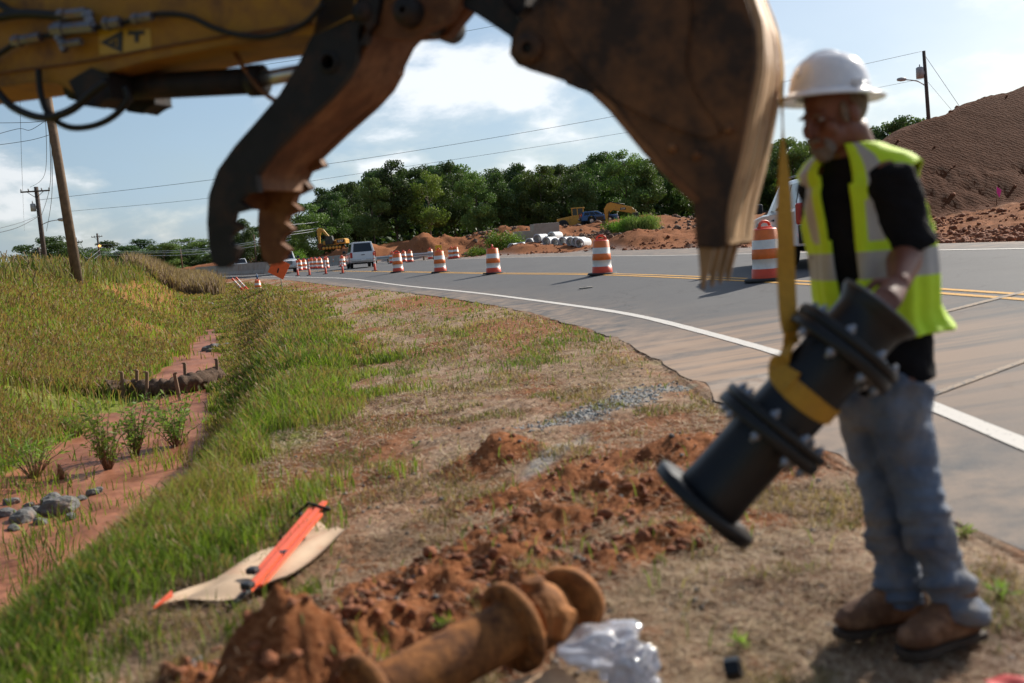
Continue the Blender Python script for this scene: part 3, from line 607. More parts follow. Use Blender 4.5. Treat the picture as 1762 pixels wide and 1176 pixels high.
clods('earth_clods', 2600, lambda n: samp(n, 2.7, 8, t_sp, -32, 30), lambda X, Y, r_, n: .003+.028*rng.random(n)**6, 'red_earth')
clods('far_earth_clods', 5000, lambda n: samp(n, 17, 110, lambda X, Y: (X > xF(Y)+.4)*sstep(.4, .62, fbm(X*.4, Y*.4, 3, 77))*(1-.93*((X > 11) & (Y > 40))), -14, 34), lambda X, Y, r_, n: (.02+.11*rng.random(n)**3), 'red_earth')
clods('verge_gravel', 700, lambda n: samp(n, 6.5, 11, lambda X, Y: (X < xE(Y)-.1)*sstep(.2, .8, streakf(X, Y, .8, 8.0, 1.0, .3)+(fbm(X*3.3, Y*3.3, 4, 22)-.5)*.9), -15, 18), lambda X, Y, r_, n: .005+.011*rng.random(n), 'gravel')
clods('verge_pebbles', 700, lambda n: samp(n, 3, 12, lambda X, Y: (X > xG(Y))*(X < xE(Y)-.1), -25, 30), lambda X, Y, r_, n: .004+.012*rng.random(n)**2, 'rock')
def t_rub(X, Y): return (X > xF(Y)+3)*(Y > 88)*(Y < 140)*(X > -4)*(X < 22)*sstep(.35, .6, fbm(X*.3, Y*.3, 3, 78))
clods('brush_rubble', 1500, lambda n: samp(n, 88, 140, t_rub, -4, 12), lambda X, Y, r_, n: .08+.26*rng.random(n)**2, 'rubble')

def t_clump(X, Y): return ((X > xG(Y)+.1) & (X < xE(Y)-.1))*sstep(.54, .64, fbm(X*2.6, Y*2.6, 3, 79))
blades('dry_tufts', 26000, lambda n: samp(n, 2.3, 22, t_clump, -32, 33), lambda X, Y, r_: .02+.05*rng.random(len(X)), lambda r_: np.maximum(.0016, .0005*r_), palette([(.34, .24, .15), (.46, .34, .22), (.24, .15, .09), (.22, .22, .08)]), .9)

blades('mud_sprouts', 1300, lambda n: samp(n, 5, 34, lambda X, Y: (ditchd(X, Y) < 1)*sstep(.50, .66, fbm(X*1.7, Y*1.1, 3, 81)), -33, -8), lambda X, Y, r_: .06+.16*rng.random(len(X)), wl, palette(GR), .5)
# ------------------------------------------------------------------ traffic drums, tubes, barrier, rail
def road_at(px, py):
    d = ray(px, py); t = np.exp(np.linspace(math.log(2), math.log(300), 5000)); P = CAM[:, None]+d[:, None]*t[None]
    b = P[2] < road_z(P[0], P[1]); i = int(np.argmax(b)) if b.any() else len(t)-1; return Vector(P[:, i])
def at_dist(px, Y):
    x_ = (px-881)/1713*Y; inr = xE(Y) < x_ < xF(Y); return Vector((x_, Y, float(road_z(x_, Y)) if inr else gz(x_, Y)))
def make_drum(label, group):
    t = thing('traffic_drum', label, 'traffic drum', group=group)
    b = MB(); prof = [(.285, .05), (.275, .22), (.262, .225), (.257, .40), (.262, .405), (.252, .58), (.245, .585), (.24, .745), (.235, .75), (.222, .93), (.19, .955), (.02, .96)]
    b.lathe(prof, 28, ms=[1, 1, 2, 2, 0, 0, 2, 2, 0, 1, 1]); b.build('body', ['orange', 'redorange', 'refl'], t, fix=True)
    h = MB(); h.tube(spline([(-.13, 0, .95), (-.12, 0, 1.03), (-.05, 0, 1.075), (.05, 0, 1.075), (.12, 0, 1.03), (.13, 0, .95)], 5), .026, 8); h.box((0, 0, .965), (.30, .10, .05), bev=.015); h.build('handle', 'redorange', t)
    s = MB(); s.lathe([(.01, .055), (.30, .055), (.40, .05), (.43, .0), (.01, 0)], 28); s.build('rubber_base', 'rubber', t); return t
spots = [((1328, 483), 18.3, 'largest drum, beside the white suv and behind the yellow strap'), ((1045, 472), 27.8, 'drum alone on the yellow line under the bucket'), ((859, 472), 37.4, 'drum in front of the pile of grey pipes'),
         ((768, 468), 44.7, 'drum between the pipe pile and the guardrail, with an orange top'), ((696, 467), 51, 'farthest of the drums on the yellow line')]
far = [((687.6, 450), 88, 'drum left of the pair in front of the guardrail'), ((707, 448.3), 91, 'drum just above the road left of a yellow marker'), ((718, 446.3), 86, 'larger drum by the guardrail above the road drum'), ((753.5, 442.6), 95, 'drum at the end of the guardrail beside the yellow marker'),
       ((590, 453.5), 112, 'drum by the concrete barrier left of the pickup with a cap'), ((528, 463), 92, 'leftmost drum of the cluster in the road'), ((536, 462.5), 93, 'second drum of the cluster in the road'), ((549, 461.5), 98, 'drum at the middle back of the road cluster'),
       ((556, 461), 96, 'drum at the middle front of the road cluster'), ((563.5, 460.6), 94, 'drum fourth in the road cluster before a gap'), ((574, 460), 92, 'rightmost drum of the cluster beside the striped tube'), ((602, 456), 95, 'drum standing close behind a striped tube'),
       ((789, 436.7), 84, 'left drum of the touching pair on the dirt shoulder'), ((797, 436.0), 84, 'right drum of the touching pair on the dirt shoulder')]
proto_drum = None
for i, ((px, py), Y, lb) in enumerate(spots+far):
    g_ = 'drums along the yellow line' if i < 5 else 'drums in the distance'
    if proto_drum is None: o = proto_drum = make_drum('', g_)
    else: o = copy_tree(proto_drum)
    o['label'] = 'orange and white striped '+lb; o['group'] = g_; o.location = at_dist(px, Y); o.rotation_euler = (R(rng.uniform(-1.5, 1.5)), R(rng.uniform(-1.5, 1.5)), rng.uniform(0, 6))
    if i in (17, 18): pass
# far row of drums on top of the road seen over the barrier
row = [402, 409, 414, 421, 431, 436, 444, 450, 461]
for k, px in enumerate(row):
    o = copy_tree(proto_drum); o.location = at_dist(px, 150); o['group'] = 'far row of drums beyond the barrier'
    o['label'] = 'tiny orange drum beyond the concrete barrier, %s from the left' % 'first,second,third,fourth,fifth,sixth,seventh,eighth,ninth'.split(',')[k]
# striped tubes
def make_tube(label):
    t = thing('delineator_tube', label, 'tube post', group='striped tubes along the lane')
    b = MB(); b.lathe([(.075, .03), (.06, .45), (.055, .455), (.055, .56), (.055, .60), (.055, .72), (.053, .76), (.053, .88), (.05, .92), (.045, 1.04), (.06, 1.06), (.05, 1.10), (.01, 1.11)], 14, ms=[0, 1, 1, 0, 1, 0, 1, 1, 0, 0, 0, 0]); b.build('post', ['redorange', 'refl'], t)
    s = MB(); s.lathe([(.01, .04), (.13, .04), (.21, .03), (.22, 0), (.01, 0)], 8); s.build('rubber_base', 'rubber', t); return t
T = [(524, 474, 70, 'nearest the white pickup truck'), (544, 471.7, 67.5, 'second from the white pickup truck'), (572, 469.8, 66, 'third from the white pickup truck, middle of the five'), (601, 467.2, 62.5, 'just left of the pickup with a cap'), (656.5, 466.7, 59, 'at the right corner of the pickup with a cap')]
pt = None
for px, py, Y, lb in T:
    if pt is None: o = pt = make_tube('')
    else: o = copy_tree(pt)
    o.location = at_dist(px, Y); o['label'] = 'slim orange and white striped tube '+lb
for px, py, lb, dx in ((434, 478, 'right one of two striped tubes leaning over near the barrier', -.55), (427, 477, 'left one of two striped tubes leaning over near the barrier', -.6)):
    o = copy_tree(pt); q = at_dist(px+6, 52); o.location = q; o.rotation_euler = (0, R(-38), 0); o['label'] = lb; o['group'] = 'leaning tubes'
# drum with blue bottle in the ditch
dp = ground_at(445, 503); o = copy_tree(proto_drum); o.location = dp; o.scale = (.62, .62, .62); o['label'] = 'faded orange drum standing in the ditch grass with a blue bottle on top'; o['group'] = 'ditch rubbish'
b = MB(); b.lathe([(.01, 0), (.045, .0), (.045, .16), (.02, .2), (.015, .25), (.01, .25)], 12); t = thing('bottle', 'blue bottle standing on top of the drum in the ditch', 'bottle', dp+Vector((0, 0, .66*1.0))); b.build('bottle_body', 'blue', t, local=True); b = MB(); b.lathe([(.018, .245), (.018, .28), (.001, .28)], 10); b.build('cap', 'white_paint', t, local=True)
# concrete barrier run
def barrier(name, label, pts, h, wdt, cat='concrete barrier'):
    t = thing(name, label, cat, pts[0])
    for i in range(len(pts)-1):
        a, c_ = Vector(pts[i]), Vector(pts[i+1]); d_ = (c_-a); d_.z = 0; n_ = Vector((-d_.y, d_.x, 0)).normalized(); cut = d_.normalized()*.03
        prof = [(-wdt/2, 0), (-wdt/2, h*.12), (-wdt*.28, h*.38), (-wdt*.17, h), (wdt*.17, h), (wdt*.28, h*.38), (wdt/2, h*.12), (wdt/2, 0)]
        m_ = MB(); m_.rings([[a+cut+n_*u+Vector((0, 0, v)) for u, v in prof], [c_-cut+n_*u+Vector((0, 0, v)) for u, v in prof]], sm=False); m_.build('segment', 'concrete', t)
    return t
pts = []
for px, Y in ((352, 104), (370, 100), (392, 96), (412, 92), (432, 88), (452, 85), (474, 82)): q = at_dist(px, Y); q.z = max(q.z, .1)+.15; pts.append(q)
barrier('concrete_barrier', 'grey concrete barrier running along the far left edge of the road', pts, 1.0, .6)
pts = []
for px, Y in ((530, 122), (548, 119), (566, 116), (584, 113), (598, 110)): q = at_dist(px, Y); q.z = .75; pts.append(q)
barrier('concrete_barrier', 'pale concrete barrier behind the cluster of drums', pts, 1.25, .6)
# guardrail
t = thing('guardrail', 'silver guardrail along the far side of the road behind the drums', 'guardrail', at_dist(600, 112))
gp = [at_dist(598, 110), at_dist(640, 104), at_dist(680, 98), at_dist(720, 93), at_dist(758, 90)]
for q in gp: q.z = .72
sp_ = spline(gp, 6); rb = MB(); rings_ = []
for i, q in enumerate(sp_):
    d_ = (sp_[min(i+1, len(sp_)-1)]-sp_[max(i-1, 0)]).normalized(); n_ = Vector((-d_.y, d_.x, 0))
    if n_.y > 0: n_ = -n_
    rings_.append([q+n_*u+Vector((0, 0, v)) for u, v in ((.02, .45), (.10, .50), (.10, .57), (.03, .61), (.10, .66), (.10, .73), (.02, .78), (0, .78), (0, .45))])
rb.rings(rings_, sm=False); rb.build('rail', 'galv', t)
for q in sp_[::3]:
    pb = MB(); pb.box(q+Vector((0, .15, .35)), (.15, .2, .78)); pb.build('post', 'wood_pole', t)
tq = at_dist(768, 86); s_ = thing('marker_board', 'small yellow marker board at the end of the guardrail', 'sign', tq); b = MB(); b.box(tq+Vector((0, 0, .95)), (.55, .03, .6), bev=.01); b.build('board', 'yellow_sign', s_); b = MB(); b.box(tq+Vector((0, .04, .5)), (.06, .05, 1.0)); b.build('post', 'galv', s_)
# diamond sign seen behind the thumb
cpt = PY(480, 462, 46); s_ = thing('roadwork_sign', 'tilted orange diamond road work sign hanging behind the clamp tip', 'sign', (cpt.x, cpt.y, gz(cpt.x, cpt.y)))
b = MB(); k = .55; rot = R(14); P = [cpt+Vector((math.cos(a+rot)*k, 0, math.sin(a+rot)*k)) for a in (0, math.pi/2, math.pi, 3*math.pi/2)]; b.prism(P, (0, .02, 0)); b.build('panel', 'sign_orange', s_)
b = MB(); b.tube([cpt+Vector((.0, .03, .4)), Vector((cpt.x+.05, cpt.y+.05, gz(cpt.x, cpt.y)))], .02); b.build('post', 'galv', s_)
b = MB(); b.box(cpt+Vector((-.05, -.012, -.1)), (.06, .01, .22), rot=Matrix.Rotation(R(20), 4, 'Y')); b.build('arrow_mark', 'cat_black', s_)
q = ground_at(335, 499); s_ = thing('barrier_mesh', 'small scrap of orange safety mesh on the far ditch bank', 'mesh fence', q); b = MB()
for i in range(6): b.tube([q+Vector((-.35+.14*i, 0, 0)), q+Vector((-.32+.14*i, .02, .45+.08*math.sin(i*2)))], .022, 5); b.tube([q+Vector((-.38, 0, .06+.08*i)), q+Vector((.4, .02, .08+.07*i))], .02, 5)
b.build('mesh', 'redorange', s_)
# ------------------------------------------------------------------ vehicles
def vehicle(name, label, cat, loc, rz, L=5.6, Wd=1.95, kind='pickup', paintm='white_paint', hood=1.12, roof=1.85, group=None):
    t = thing(name, label, cat, loc, rz, group)     # +X is the front, origin on the ground
    f, r_ = L/2, -L/2; fw, rw = f-.95, r_+1.15; wr = .40; sill = .42
    def arch(cx): return [(cx-wr*1.22, sill), (cx-wr*1.05, sill+.32), (cx-wr*.45, sill+.52), (cx+wr*.45, sill+.52), (cx+wr*1.05, sill+.32), (cx+wr*1.22, sill)]
    belt = hood+.04
    if kind == 'suv': top = [(f, .75), (f-.05, hood-.14), (f-.35, hood-.03), (f-1.35, belt), (r_+.1, belt+.03), (r_, belt-.1), (r_-.03, .62)]
    else: top = [(f, .75), (f-.05, hood-.14), (f-.35, hood-.03), (f-1.45, belt), (r_+.02, belt), (r_, belt-.08), (r_-.02, .62)]
    prof = [(r_, sill)]+arch(rw)+arch(fw)+[(f-.02, sill)]+top
    b = MB(); P = [(x, -Wd/2, z) for x, z in prof]; b.prism(P, (0, Wd, 0)); b.build('body', paintm, t, bevel=.035, local=True)
    # greenhouse
    if kind == 'suv': lo = (f-1.45, r_+.08); hi = (f-2.25, r_+.32)
    elif kind == 'cap': lo = (f-1.55, r_+.04); hi = (f-2.3, r_+.22)
    else: lo = (f-1.55, r_+1.95); hi = (f-2.25, r_+2.15)
    wb, wt = Wd/2-.06, Wd/2-.24
    R0 = [Vector((lo[0], -wb, belt-.05)), Vector((lo[1], -wb, belt-.05)), Vector((lo[1], wb, belt-.05)), Vector((lo[0], wb, belt-.05))]
    R1 = [Vector((hi[0], -wt, roof)), Vector((hi[1], -wt, roof)), Vector((hi[1], wt, roof)), Vector((hi[0], wt, roof))]
    b = MB(); b.rings([R0, R1], sm=False); b.build('cabin', paintm, t, bevel=.06, local=True)
    def pane(c4, inset_s, inset_t, nm, off=.012):     # window panel on a cabin face
        a_, b_, c_, d_ = c4; n_ = (b_-a_).cross(d_-a_).normalized()
        def q(u, v): return (a_*(1-u)+b_*u)*(1-v)+(d_*(1-u)+c_*u)*v
        (u0, u1), (v0, v1) = inset_s, inset_t; PP = [q(u0, v0), q(u1, v0), q(u1, v1), q(u0, v1)]; ctr = sum(PP, Vector())/4
        if n_.dot(ctr-Vector(((lo[0]+lo[1])/2, 0, 1.4))) < 0: n_ = -n_
        m_ = MB(); m_.prism([p-n_*.01 for p in PP], n_*(off+.01)); m_.build(nm, 'dark_glass', t, local=True)
    pane((R0[3], R0[0], R1[0], R1[3]), (.07, .93), (.14, .9), 'windshield')
    pane((R0[1], R0[2], R1[2], R1[1]), (.09, .91), (.14, .88), 'rear_window')
    for a_, b_, c_, d_ in ((R0[0], R0[1], R1[1], R1[0]), (R0[3], R0[2], R1[2], R1[3])):
        if kind == 'pickup': pane((a_, b_, c_, d_), (.18, .50), (.16, .85), 'side_window'); pane((a_, b_, c_, d_), (.54, .9), (.16, .85), 'side_window')
        else:
            for s0, s1 in ((.14, .36), (.39, .62), (.66, .92)): pane((a_, b_, c_, d_), (s0, s1), (.16, .86), 'side_window')
    for sx_ in (fw, rw):
        for s in (-1, 1):
            b = MB(); b.lathe([(.2, -.10), (wr-.04, -.11), (wr, -.07), (wr, .07), (wr-.04, .11), (.2, .10)], 22, base=(sx_, s*(Wd/2-.13), wr), axis=(0, s, 0)); wh = b.build('wheel', 'tire', t, local=True)
            b = MB(); b.lathe([(.01, .07), (.08, .085), (.09, .06), (.2, .07), (.24, .09), (.235, .02)], 18, base=(sx_, s*(Wd/2-.13), wr), axis=(0, s, 0)); b.build('rim', 'silver', wh, local=True)
    b = MB(); b.box((f+.04, 0, .58), (.2, Wd*.96, .24), bev=.05); b.build('bumper', 'silver', t, local=True)
    b = MB(); b.box((r_-.07, 0, .6), (.2, Wd*.94, .2), bev=.04); b.build('bumper', 'silver' if kind != 'suv' else 'black_plastic', t, local=True)
    b = MB(); b.box((f+.005, 0, .86), (.05, Wd*.58, .30), m=0, bev=.02)
    for k in range(3): b.box((f+.035, 0, .77+k*.09), (.02, Wd*.56, .025), m=1)
    b.build('grille', ['black_plastic', 'silver'], t, local=True)
    for s in (-1, 1):
        b = MB(); b.box((f-.02, s*(Wd*.39), .87), (.1, .30, .24), bev=.03); b.build('headlight', 'clear_lens', t, local=True)
        zt = 1.0 if kind != 'suv' else 1.06
        b = MB(); b.box((r_+.0, s*(Wd/2-.085), zt), (.1, .17, .42), bev=.03); b.build('tail_light', 'red_lens', t, local=True)
        b = MB(); b.box((f-1.75, s*(Wd/2+.17), belt+.14), (.12, .24, .22), bev=.04); b.box((f-1.73, s*(Wd/2+.02), belt+.08), (.05, .14, .05)); b.build('mirror', 'black_plastic', t, local=True)
        b = MB(); b.box((0, s*(Wd/2-.01), .42), (L-3.3, .07, .12), bev=.02); b.build('side_step', 'black_plastic', t, local=True)
        for hx in ((f-2.55,) if kind == 'pickup' else (f-2.55, f-3.5)):
            b = MB(); b.box((hx, s*(Wd/2+.012), belt-.14), (.18, .03, .04), bev=.01); b.build('door_handle', 'black_plastic', t, local=True)
    b = MB(); b.box((r_-.175, 0, .66), (.012, .32, .16)); b.build('licence_plate', 'plate', t, local=True)
    b = MB(); b.box((r_-.03, 0, belt-.16), (.02, .26, .05)); b.build('tailgate_handle', 'black_plastic', t, local=True)
    if kind == 'suv':
        for s in (-1, 1):
            b = MB(); b.tube([(f-2.4, s*(wt-.08), roof+.0), (f-2.5, s*(wt-.08), roof+.07), (r_+.5, s*(wt-.08), roof+.07), (r_+.4, s*(wt-.08), roof)], .022, 6); b.build('roof_rail', 'black_plastic', t, local=True)
        for s in (-1, 1):
            b = MB(); b.box((0, s*(Wd/2+.004), .62), (L-3.3, .03, .34), bev=.01); b.build('side_cladding', 'black_plastic', t, local=True)
        b = MB(); b.box((r_-.03, 0, .66), (.05, Wd*.97, .36), bev=.015); b.build('rear_cladding', 'black_plastic', t, local=True)
    b = MB(); b.box((0, 0, .42), (L-1.2, Wd*.7, .22)); b.build('chassis', 'black_plastic', t, local=True)
    return t
def vloc(px, Y): return at_dist(px, Y)
vehicle('pickup_truck', 'white pickup truck facing the camera just right of the clamp tip', 'pickup truck', vloc(503, 86), R(-90+14), kind='pickup', group='pickups on the far road')
vehicle('pickup_truck', 'white pickup with a cap driving away, its rear window black', 'pickup truck', vloc(633, 79), R(90+13), kind='cap', roof=1.98, group='pickups on the far road')
vehicle('pickup_truck', 'tiny pickup truck far off beyond the barrier between the clamp prongs', 'pickup truck', vloc(427, 140), R(-90+20), kind='pickup', group='pickups on the far road')
vehicle('suv', 'white suv with black lower cladding and red tail light behind the worker', 'suv', Vector((6.75, 21.8, float(road_z(6.75, 21.8)))), R(90-3), L=4.6, Wd=1.82, kind='suv', hood=1.08, roof=1.78)
# ------------------------------------------------------------------ far machinery
def text_part(parent, body, size, loc, rot, mt='white_letter'):
    me = text_mesh(body, size, .01); me.materials.append(MT[mt]); o = link('lettering', me, parent); o.location = loc; o.rotation_euler = rot; return o
def logo_panel(parent, cx, y, cz, s=1.0):
    b = MB(); b.prism([(cx-.95*s, y, cz-.38*s), (cx+.95*s, y, cz-.38*s), (cx+.95*s, y, cz+.38*s), (cx-.95*s, y, cz+.38*s)], (0, -.02, 0)); p_ = b.build('logo_panel', 'cat_black', parent, local=True)
    text_part(p_, 'CAT', .72*s, (cx, y-.03, cz+.02*s), (R(90), 0, 0))
    b = MB(); b.prism([(cx-.28*s, y-.045, cz-.24*s), (cx+.28*s, y-.045, cz-.24*s), (cx, y-.045, cz+.02*s)], (0, -.008, 0)); b.build('logo_triangle', 'sign_orange' if 0 else 'yellow_sign', p_, local=True)
def beam(b, pts, wd, y0):
    """a box-section arm drawn as a side outline (x, z) extruded across wd"""
    b.prism([(x, y0, z) for x, z in pts], (0, wd, 0))
def excavator(label, loc, rz, k=1.0):
    t = thing('excavator', label, 'excavator', loc, rz, 'far yellow machines'); S = lambda L_: [tuple(q*k for q in p) for p in L_]
    for s in (-1, 1):
        b = MB(); y0 = s*1.2-.3; P = [(-1.9, .05), (-2.2, .3), (-2.25, .6), (-2.0, .88), (2.0, .88), (2.25, .6), (2.2, .3), (1.9, .05)]; beam(b, S(P), .6*k, y0*k); tr = b.build('track', 'black_steel', t, bevel=.03, local=True)
        b = MB()
        for i in range(6): b.lathe([(.01, -.03), (.2, -.03), (.2, .03), (.01, .03)], 12, base=((-1.75+.7*i)*k, (y0-.02)*k, .4*k), axis=(0, 1, 0))
        b.build('roller', 'cat_yellow', tr, local=True)
    b = MB(); b.prism([(x*k, -1.35*k, z*k) for x, z in ((.9, 1.1), (.9, 1.9), (.6, 2.1), (2.6, 2.15), (3.0, 1.95), (3.05, 1.1))], (0, 2.7*k, 0)); b.box((-.9*k, .55*k, 1.5*k), (2.6*k, 1.5*k, .8*k)); b.box((0, 0, 1.0*k), (1.6*k, 1.6*k, .35*k)); b.build('house', 'cat_yellow', t, bevel=.05, local=True)
    logo_panel(t, 1.95*k, -1.36*k, 1.62*k, .8*k)
    b = MB(); b.prism([(x*k, -1.3*k, z*k) for x, z in ((-1.35, 1.1), (-1.45, 2.0), (-1.1, 2.85), (.1, 2.85), (.3, 2.0), (.3, 1.1))], (0, 1.0*k, 0)); cb_ = b.build('cab', 'black_plastic', t, bevel=.04, local=True)
    b = MB(); b.prism([(x*k, -1.31*k, z*k) for x, z in ((-1.25, 1.95), (-1.0, 2.7), (-.45, 2.7), (-.45, 1.95))], (0, -.02, 0)); b.prism([(x*k, -1.31*k, z*k) for x, z in ((-.35, 1.3), (-.35, 2.7), (.05, 2.7), (.2, 1.95), (.2, 1.3))], (0, -.02, 0)); b.build('window', 'dark_glass', cb_, local=True)
    b = MB(); beam(b, S([(-.3, 1.5), (-.9, 3.0), (-1.9, 4.35), (-2.7, 4.55), (-2.75, 4.15), (-2.2, 3.85), (-1.4, 2.8), (-1.0, 1.5)]), .42*k, -.1*k); b.build('boom', 'cat_yellow', t, bevel=.03, local=True)
    b = MB(); beam(b, S([(-2.2, 4.5), (-2.9, 4.75), (-3.4, 4.3), (-3.3, 2.8), (-3.15, 1.4), (-2.85, 1.4), (-2.75, 3.0)]), .34*k, -.06*k); b.build('stick', 'cat_yellow', t, bevel=.03, local=True)
    b = MB(); b.tube([(p[0]*k, .1*k, p[1]*k) for p in ((-1.2, 4.4), (-2.6, 4.95))], .09*k); b.tube([(p[0]*k, .1*k, p[1]*k) for p in ((-3.55, 4.3), (-3.5, 2.2))], .08*k); b.tube([(p[0]*k, -.25*k, p[1]*k) for p in ((-1.1, 1.7), (-1.9, 3.2))], .1*k); b.build('hydraulic_cylinder', 'black_steel', t, local=True)
    b = MB(); beam(b, S([(-3.35, 1.5), (-2.6, 1.5), (-2.1, 1.1), (-2.0, .5), (-2.35, .05), (-3.1, .1), (-3.5, .7)]), 1.0*k, -.4*k); b.build('bucket', 'rust_steel', t, bevel=.03, local=True)
    return t
e1 = at_dist(590, 138); e1.z = max(gz(e1.x, e1.y), 3.0)
excavator('yellow excavator with its arm folded down on the red dirt ridge', e1, R(-8), .66)
# second excavator: mostly its raised arm shows over the weeds
e2 = Vector(((1094-881)/1713*112, 112, 2.55))
t = thing('excavator', 'yellow excavator arm reaching left above the green weeds', 'excavator', e2, R(-6), 'far yellow machines'); t.scale = (.58, .58, .58)
b = MB(); b.prism([(x, -.25, z) for x, z in ((-4.2, 2.9), (-4.35, 3.9), (-3.7, 4.85), (-3.0, 5.1), (1.0, 3.9), (2.2, 2.6), (2.0, 1.8), (.6, 2.8), (-2.6, 3.6), (-3.2, 3.2))], (0, .5, 0)); b.build('boom', 'cat_yellow', t, bevel=.04, local=True)
b = MB(); b.prism([(x, -.2, z) for x, z in ((-4.35, 4.0), (-3.8, 4.1), (-3.45, 2.6), (-3.7, .4), (-4.05, .4), (-4.25, 2.6))], (0, .4, 0)); b.build('stick', 'cat_yellow', t, bevel=.03, local=True)
b = MB(); b.tube([(-3.3, -.05, 5.2), (-.3, -.05, 4.45)], .14); b.tube([(-3.35, -.35, 3.5), (-3.7, -.35, 1.6)], .10); b.build('hydraulic_cylinder', 'black_steel', t, local=True)
logo_panel(t, -.7, -.26, 3.66, .55)
b = MB(); b.box((3.0, 0, 1.5), (3.4, 2.6, 1.3), bev=.08); b.build('house', 'cat_yellow', t, local=True)
b = MB(); b.box((1.6, -.9, 1.9), (1.3, .9, 1.7), bev=.08); b.build('cab', 'black_plastic', t, local=True)
for s in (-1, 1):
    b = MB(); b.box((2.4, s*1.1, .4), (4.6, .55, .8), bev=.2); b.build('track', 'black_steel', t, local=True)
# grader
gp_ = Vector(((1004-881)/1713*118, 118, gz((1004-881)/1713*118, 118)))
t = thing('bulldozer', 'low yellow machine with a cab standing left of the blue car', 'bulldozer', gp_, R(-5), 'far yellow machines'); k = .72
b = MB(); b.prism([(x*k, -1.0*k, z*k) for x, z in ((-2.8, .8), (-2.9, 2.0), (-.4, 2.35), (0, 1.9), (3.0, 1.7), (3.0, .8))], (0, 2*k, 0)); b.build('body', 'cat_yellow', t, bevel=.05, local=True)
b = MB(); b.box((.6*k, 0, 3.55*k), (2.2*k, 2.0*k, .16*k), bev=.04)
for x in (-.35, .55, 1.5):
    for s in (-.85, .85): b.box((x*k, s*k, 2.7*k), (.14*k, .14*k, 1.7*k))
b.box((.6*k, 0, 2.1*k), (2.0*k, 1.8*k, .6*k), bev=.05); cb_ = b.build('cab', 'cat_yellow', t, local=True)
b = MB(); b.box((.6*k, 0, 2.95*k), (1.7*k, 1.62*k, 1.1*k)); b.build('window', 'dark_glass', cb_, local=True)
for x in (-1.9, 1.9):
    for s in (-1, 1):
        b = MB(); b.lathe([(.1, -.22), (.62, -.22), (.7, -.1), (.7, .1), (.62, .22), (.1, .22)], 18, base=(x*k, s*1.1*k, .62), axis=(0, 1, 0)); b.build('wheel', 'tire', t, local=True)
b = MB(); b.prism([(3.3*k, -1.5*k, .2*k), (3.55*k, -1.5*k, .7*k), (3.35*k, -1.5*k, 1.3*k), (3.2*k, -1.5*k, 1.3*k), (3.38*k, -1.5*k, .7*k), (3.15*k, -1.5*k, .2*k)], (0, 3*k, 0)); b.build('blade', 'rust_steel', t, local=True)
bl = Vector(((1045-881)/1713*116, 116, gz((1045-881)/1713*116, 116)+.1)); vehicle('car', 'blue car between the yellow machine and the weeds', 'car', bl, R(4), L=4.2, Wd=1.7, kind='suv', paintm='blue', hood=.95, roof=1.45)
# pile of pipes on the far shoulder
k = 0
names = 'leftmost,second from the left,third from the left,fourth from the left,fifth from the left,sixth from the left,seventh from the left,eighth from the left,ninth from the left,rightmost'.split(',')
pp = [(884, 433, 88), (897, 432, 86), (911, 430, 85), (925, 428, 84), (940, 425, 83), (955, 422, 82), (968, 420, 81), (981, 417, 79), (990, 415, 78), (996, 413.5, 77)]
for (px, py, Y), nm in zip(pp, names):
    c_ = PY(px, py, Y); gz_ = gz(c_.x, c_.y); c_.z = gz_+.36; t = thing('drainage_pipe', 'grey drain pipe, %s in the front row of the pile' % nm, 'pipe', c_, 0, 'pipes piled on the far shoulder')
    ax = Vector((.45, 1, 0)).normalized(); b = MB(); b.lathe([(.28, 0), (.36, 0), (.38, .05), (.36, .12), (.36, 1.9), (.28, 1.9), (.28, 0)], 18, axis=ax); b.build('pipe_wall', 'concrete_pipe', t, local=True)
for j, (px, Y) in enumerate(((892, 90), (905, 89), (919, 88), (932, 87), (947, 86), (962, 85))):
    c_ = at_dist(px, Y); c_.z = gz(c_.x, c_.y)+.75; t = thing('drainage_pipe', 'grey drain pipe, %s in the upper row of the pile' % names[j].replace('rightmost', 'last'), 'pipe', c_, 0, 'pipes piled on the far shoulder')
    b = MB(); b.lathe([(.28, 0), (.36, 0), (.38, .05), (.36, .12), (.36, 1.9), (.28, 1.9), (.28, 0)], 18, axis=ax); b.build('pipe_wall', 'concrete_pipe', t, local=True)
# concrete culvert boxes
for px, Y, wd_, hh, lb, rz in ((918, 101, 2.1, 1.3, 'left grey concrete culvert slab behind the pile of pipes', .12), (955, 100, 2.6, 1.75, 'right taller concrete culvert slab behind the pile of pipes', .2)):
    c_ = at_dist(px, Y); t = thing('culvert_block', lb, 'concrete block', Vector((c_.x, c_.y, gz(c_.x, c_.y)-.1)), rz, 'concrete culvert blocks'); b = MB()
    b.box((0, 0, hh/2+.3), (wd_, .25, hh), bev=.03); b.box((0, 1.6, hh/2+.3), (wd_, .25, hh), bev=.03); b.box((wd_/2-.12, .8, hh/2+.3), (.22, 1.36, hh)); b.build('block_wall', 'concrete', t, local=True)
# pink stake flag and clod on the right bank, dirt spoil board
q = ground_at(1715, 354); t = thing('survey_flag', 'small pink survey flag on the right dirt bank', 'flag', q); b = MB(); b.tube([(0, 0, 0), (0, 0, .8)], .015, 5); b.build('stick', 'stake', t, local=True); b = MB(); b.prism([(0, 0, .78), (0, 0, .55), (.12, 0, .3), (.22, 0, .6)], (0, .01, 0)); b.build('ribbon', 'pink', t, local=True)
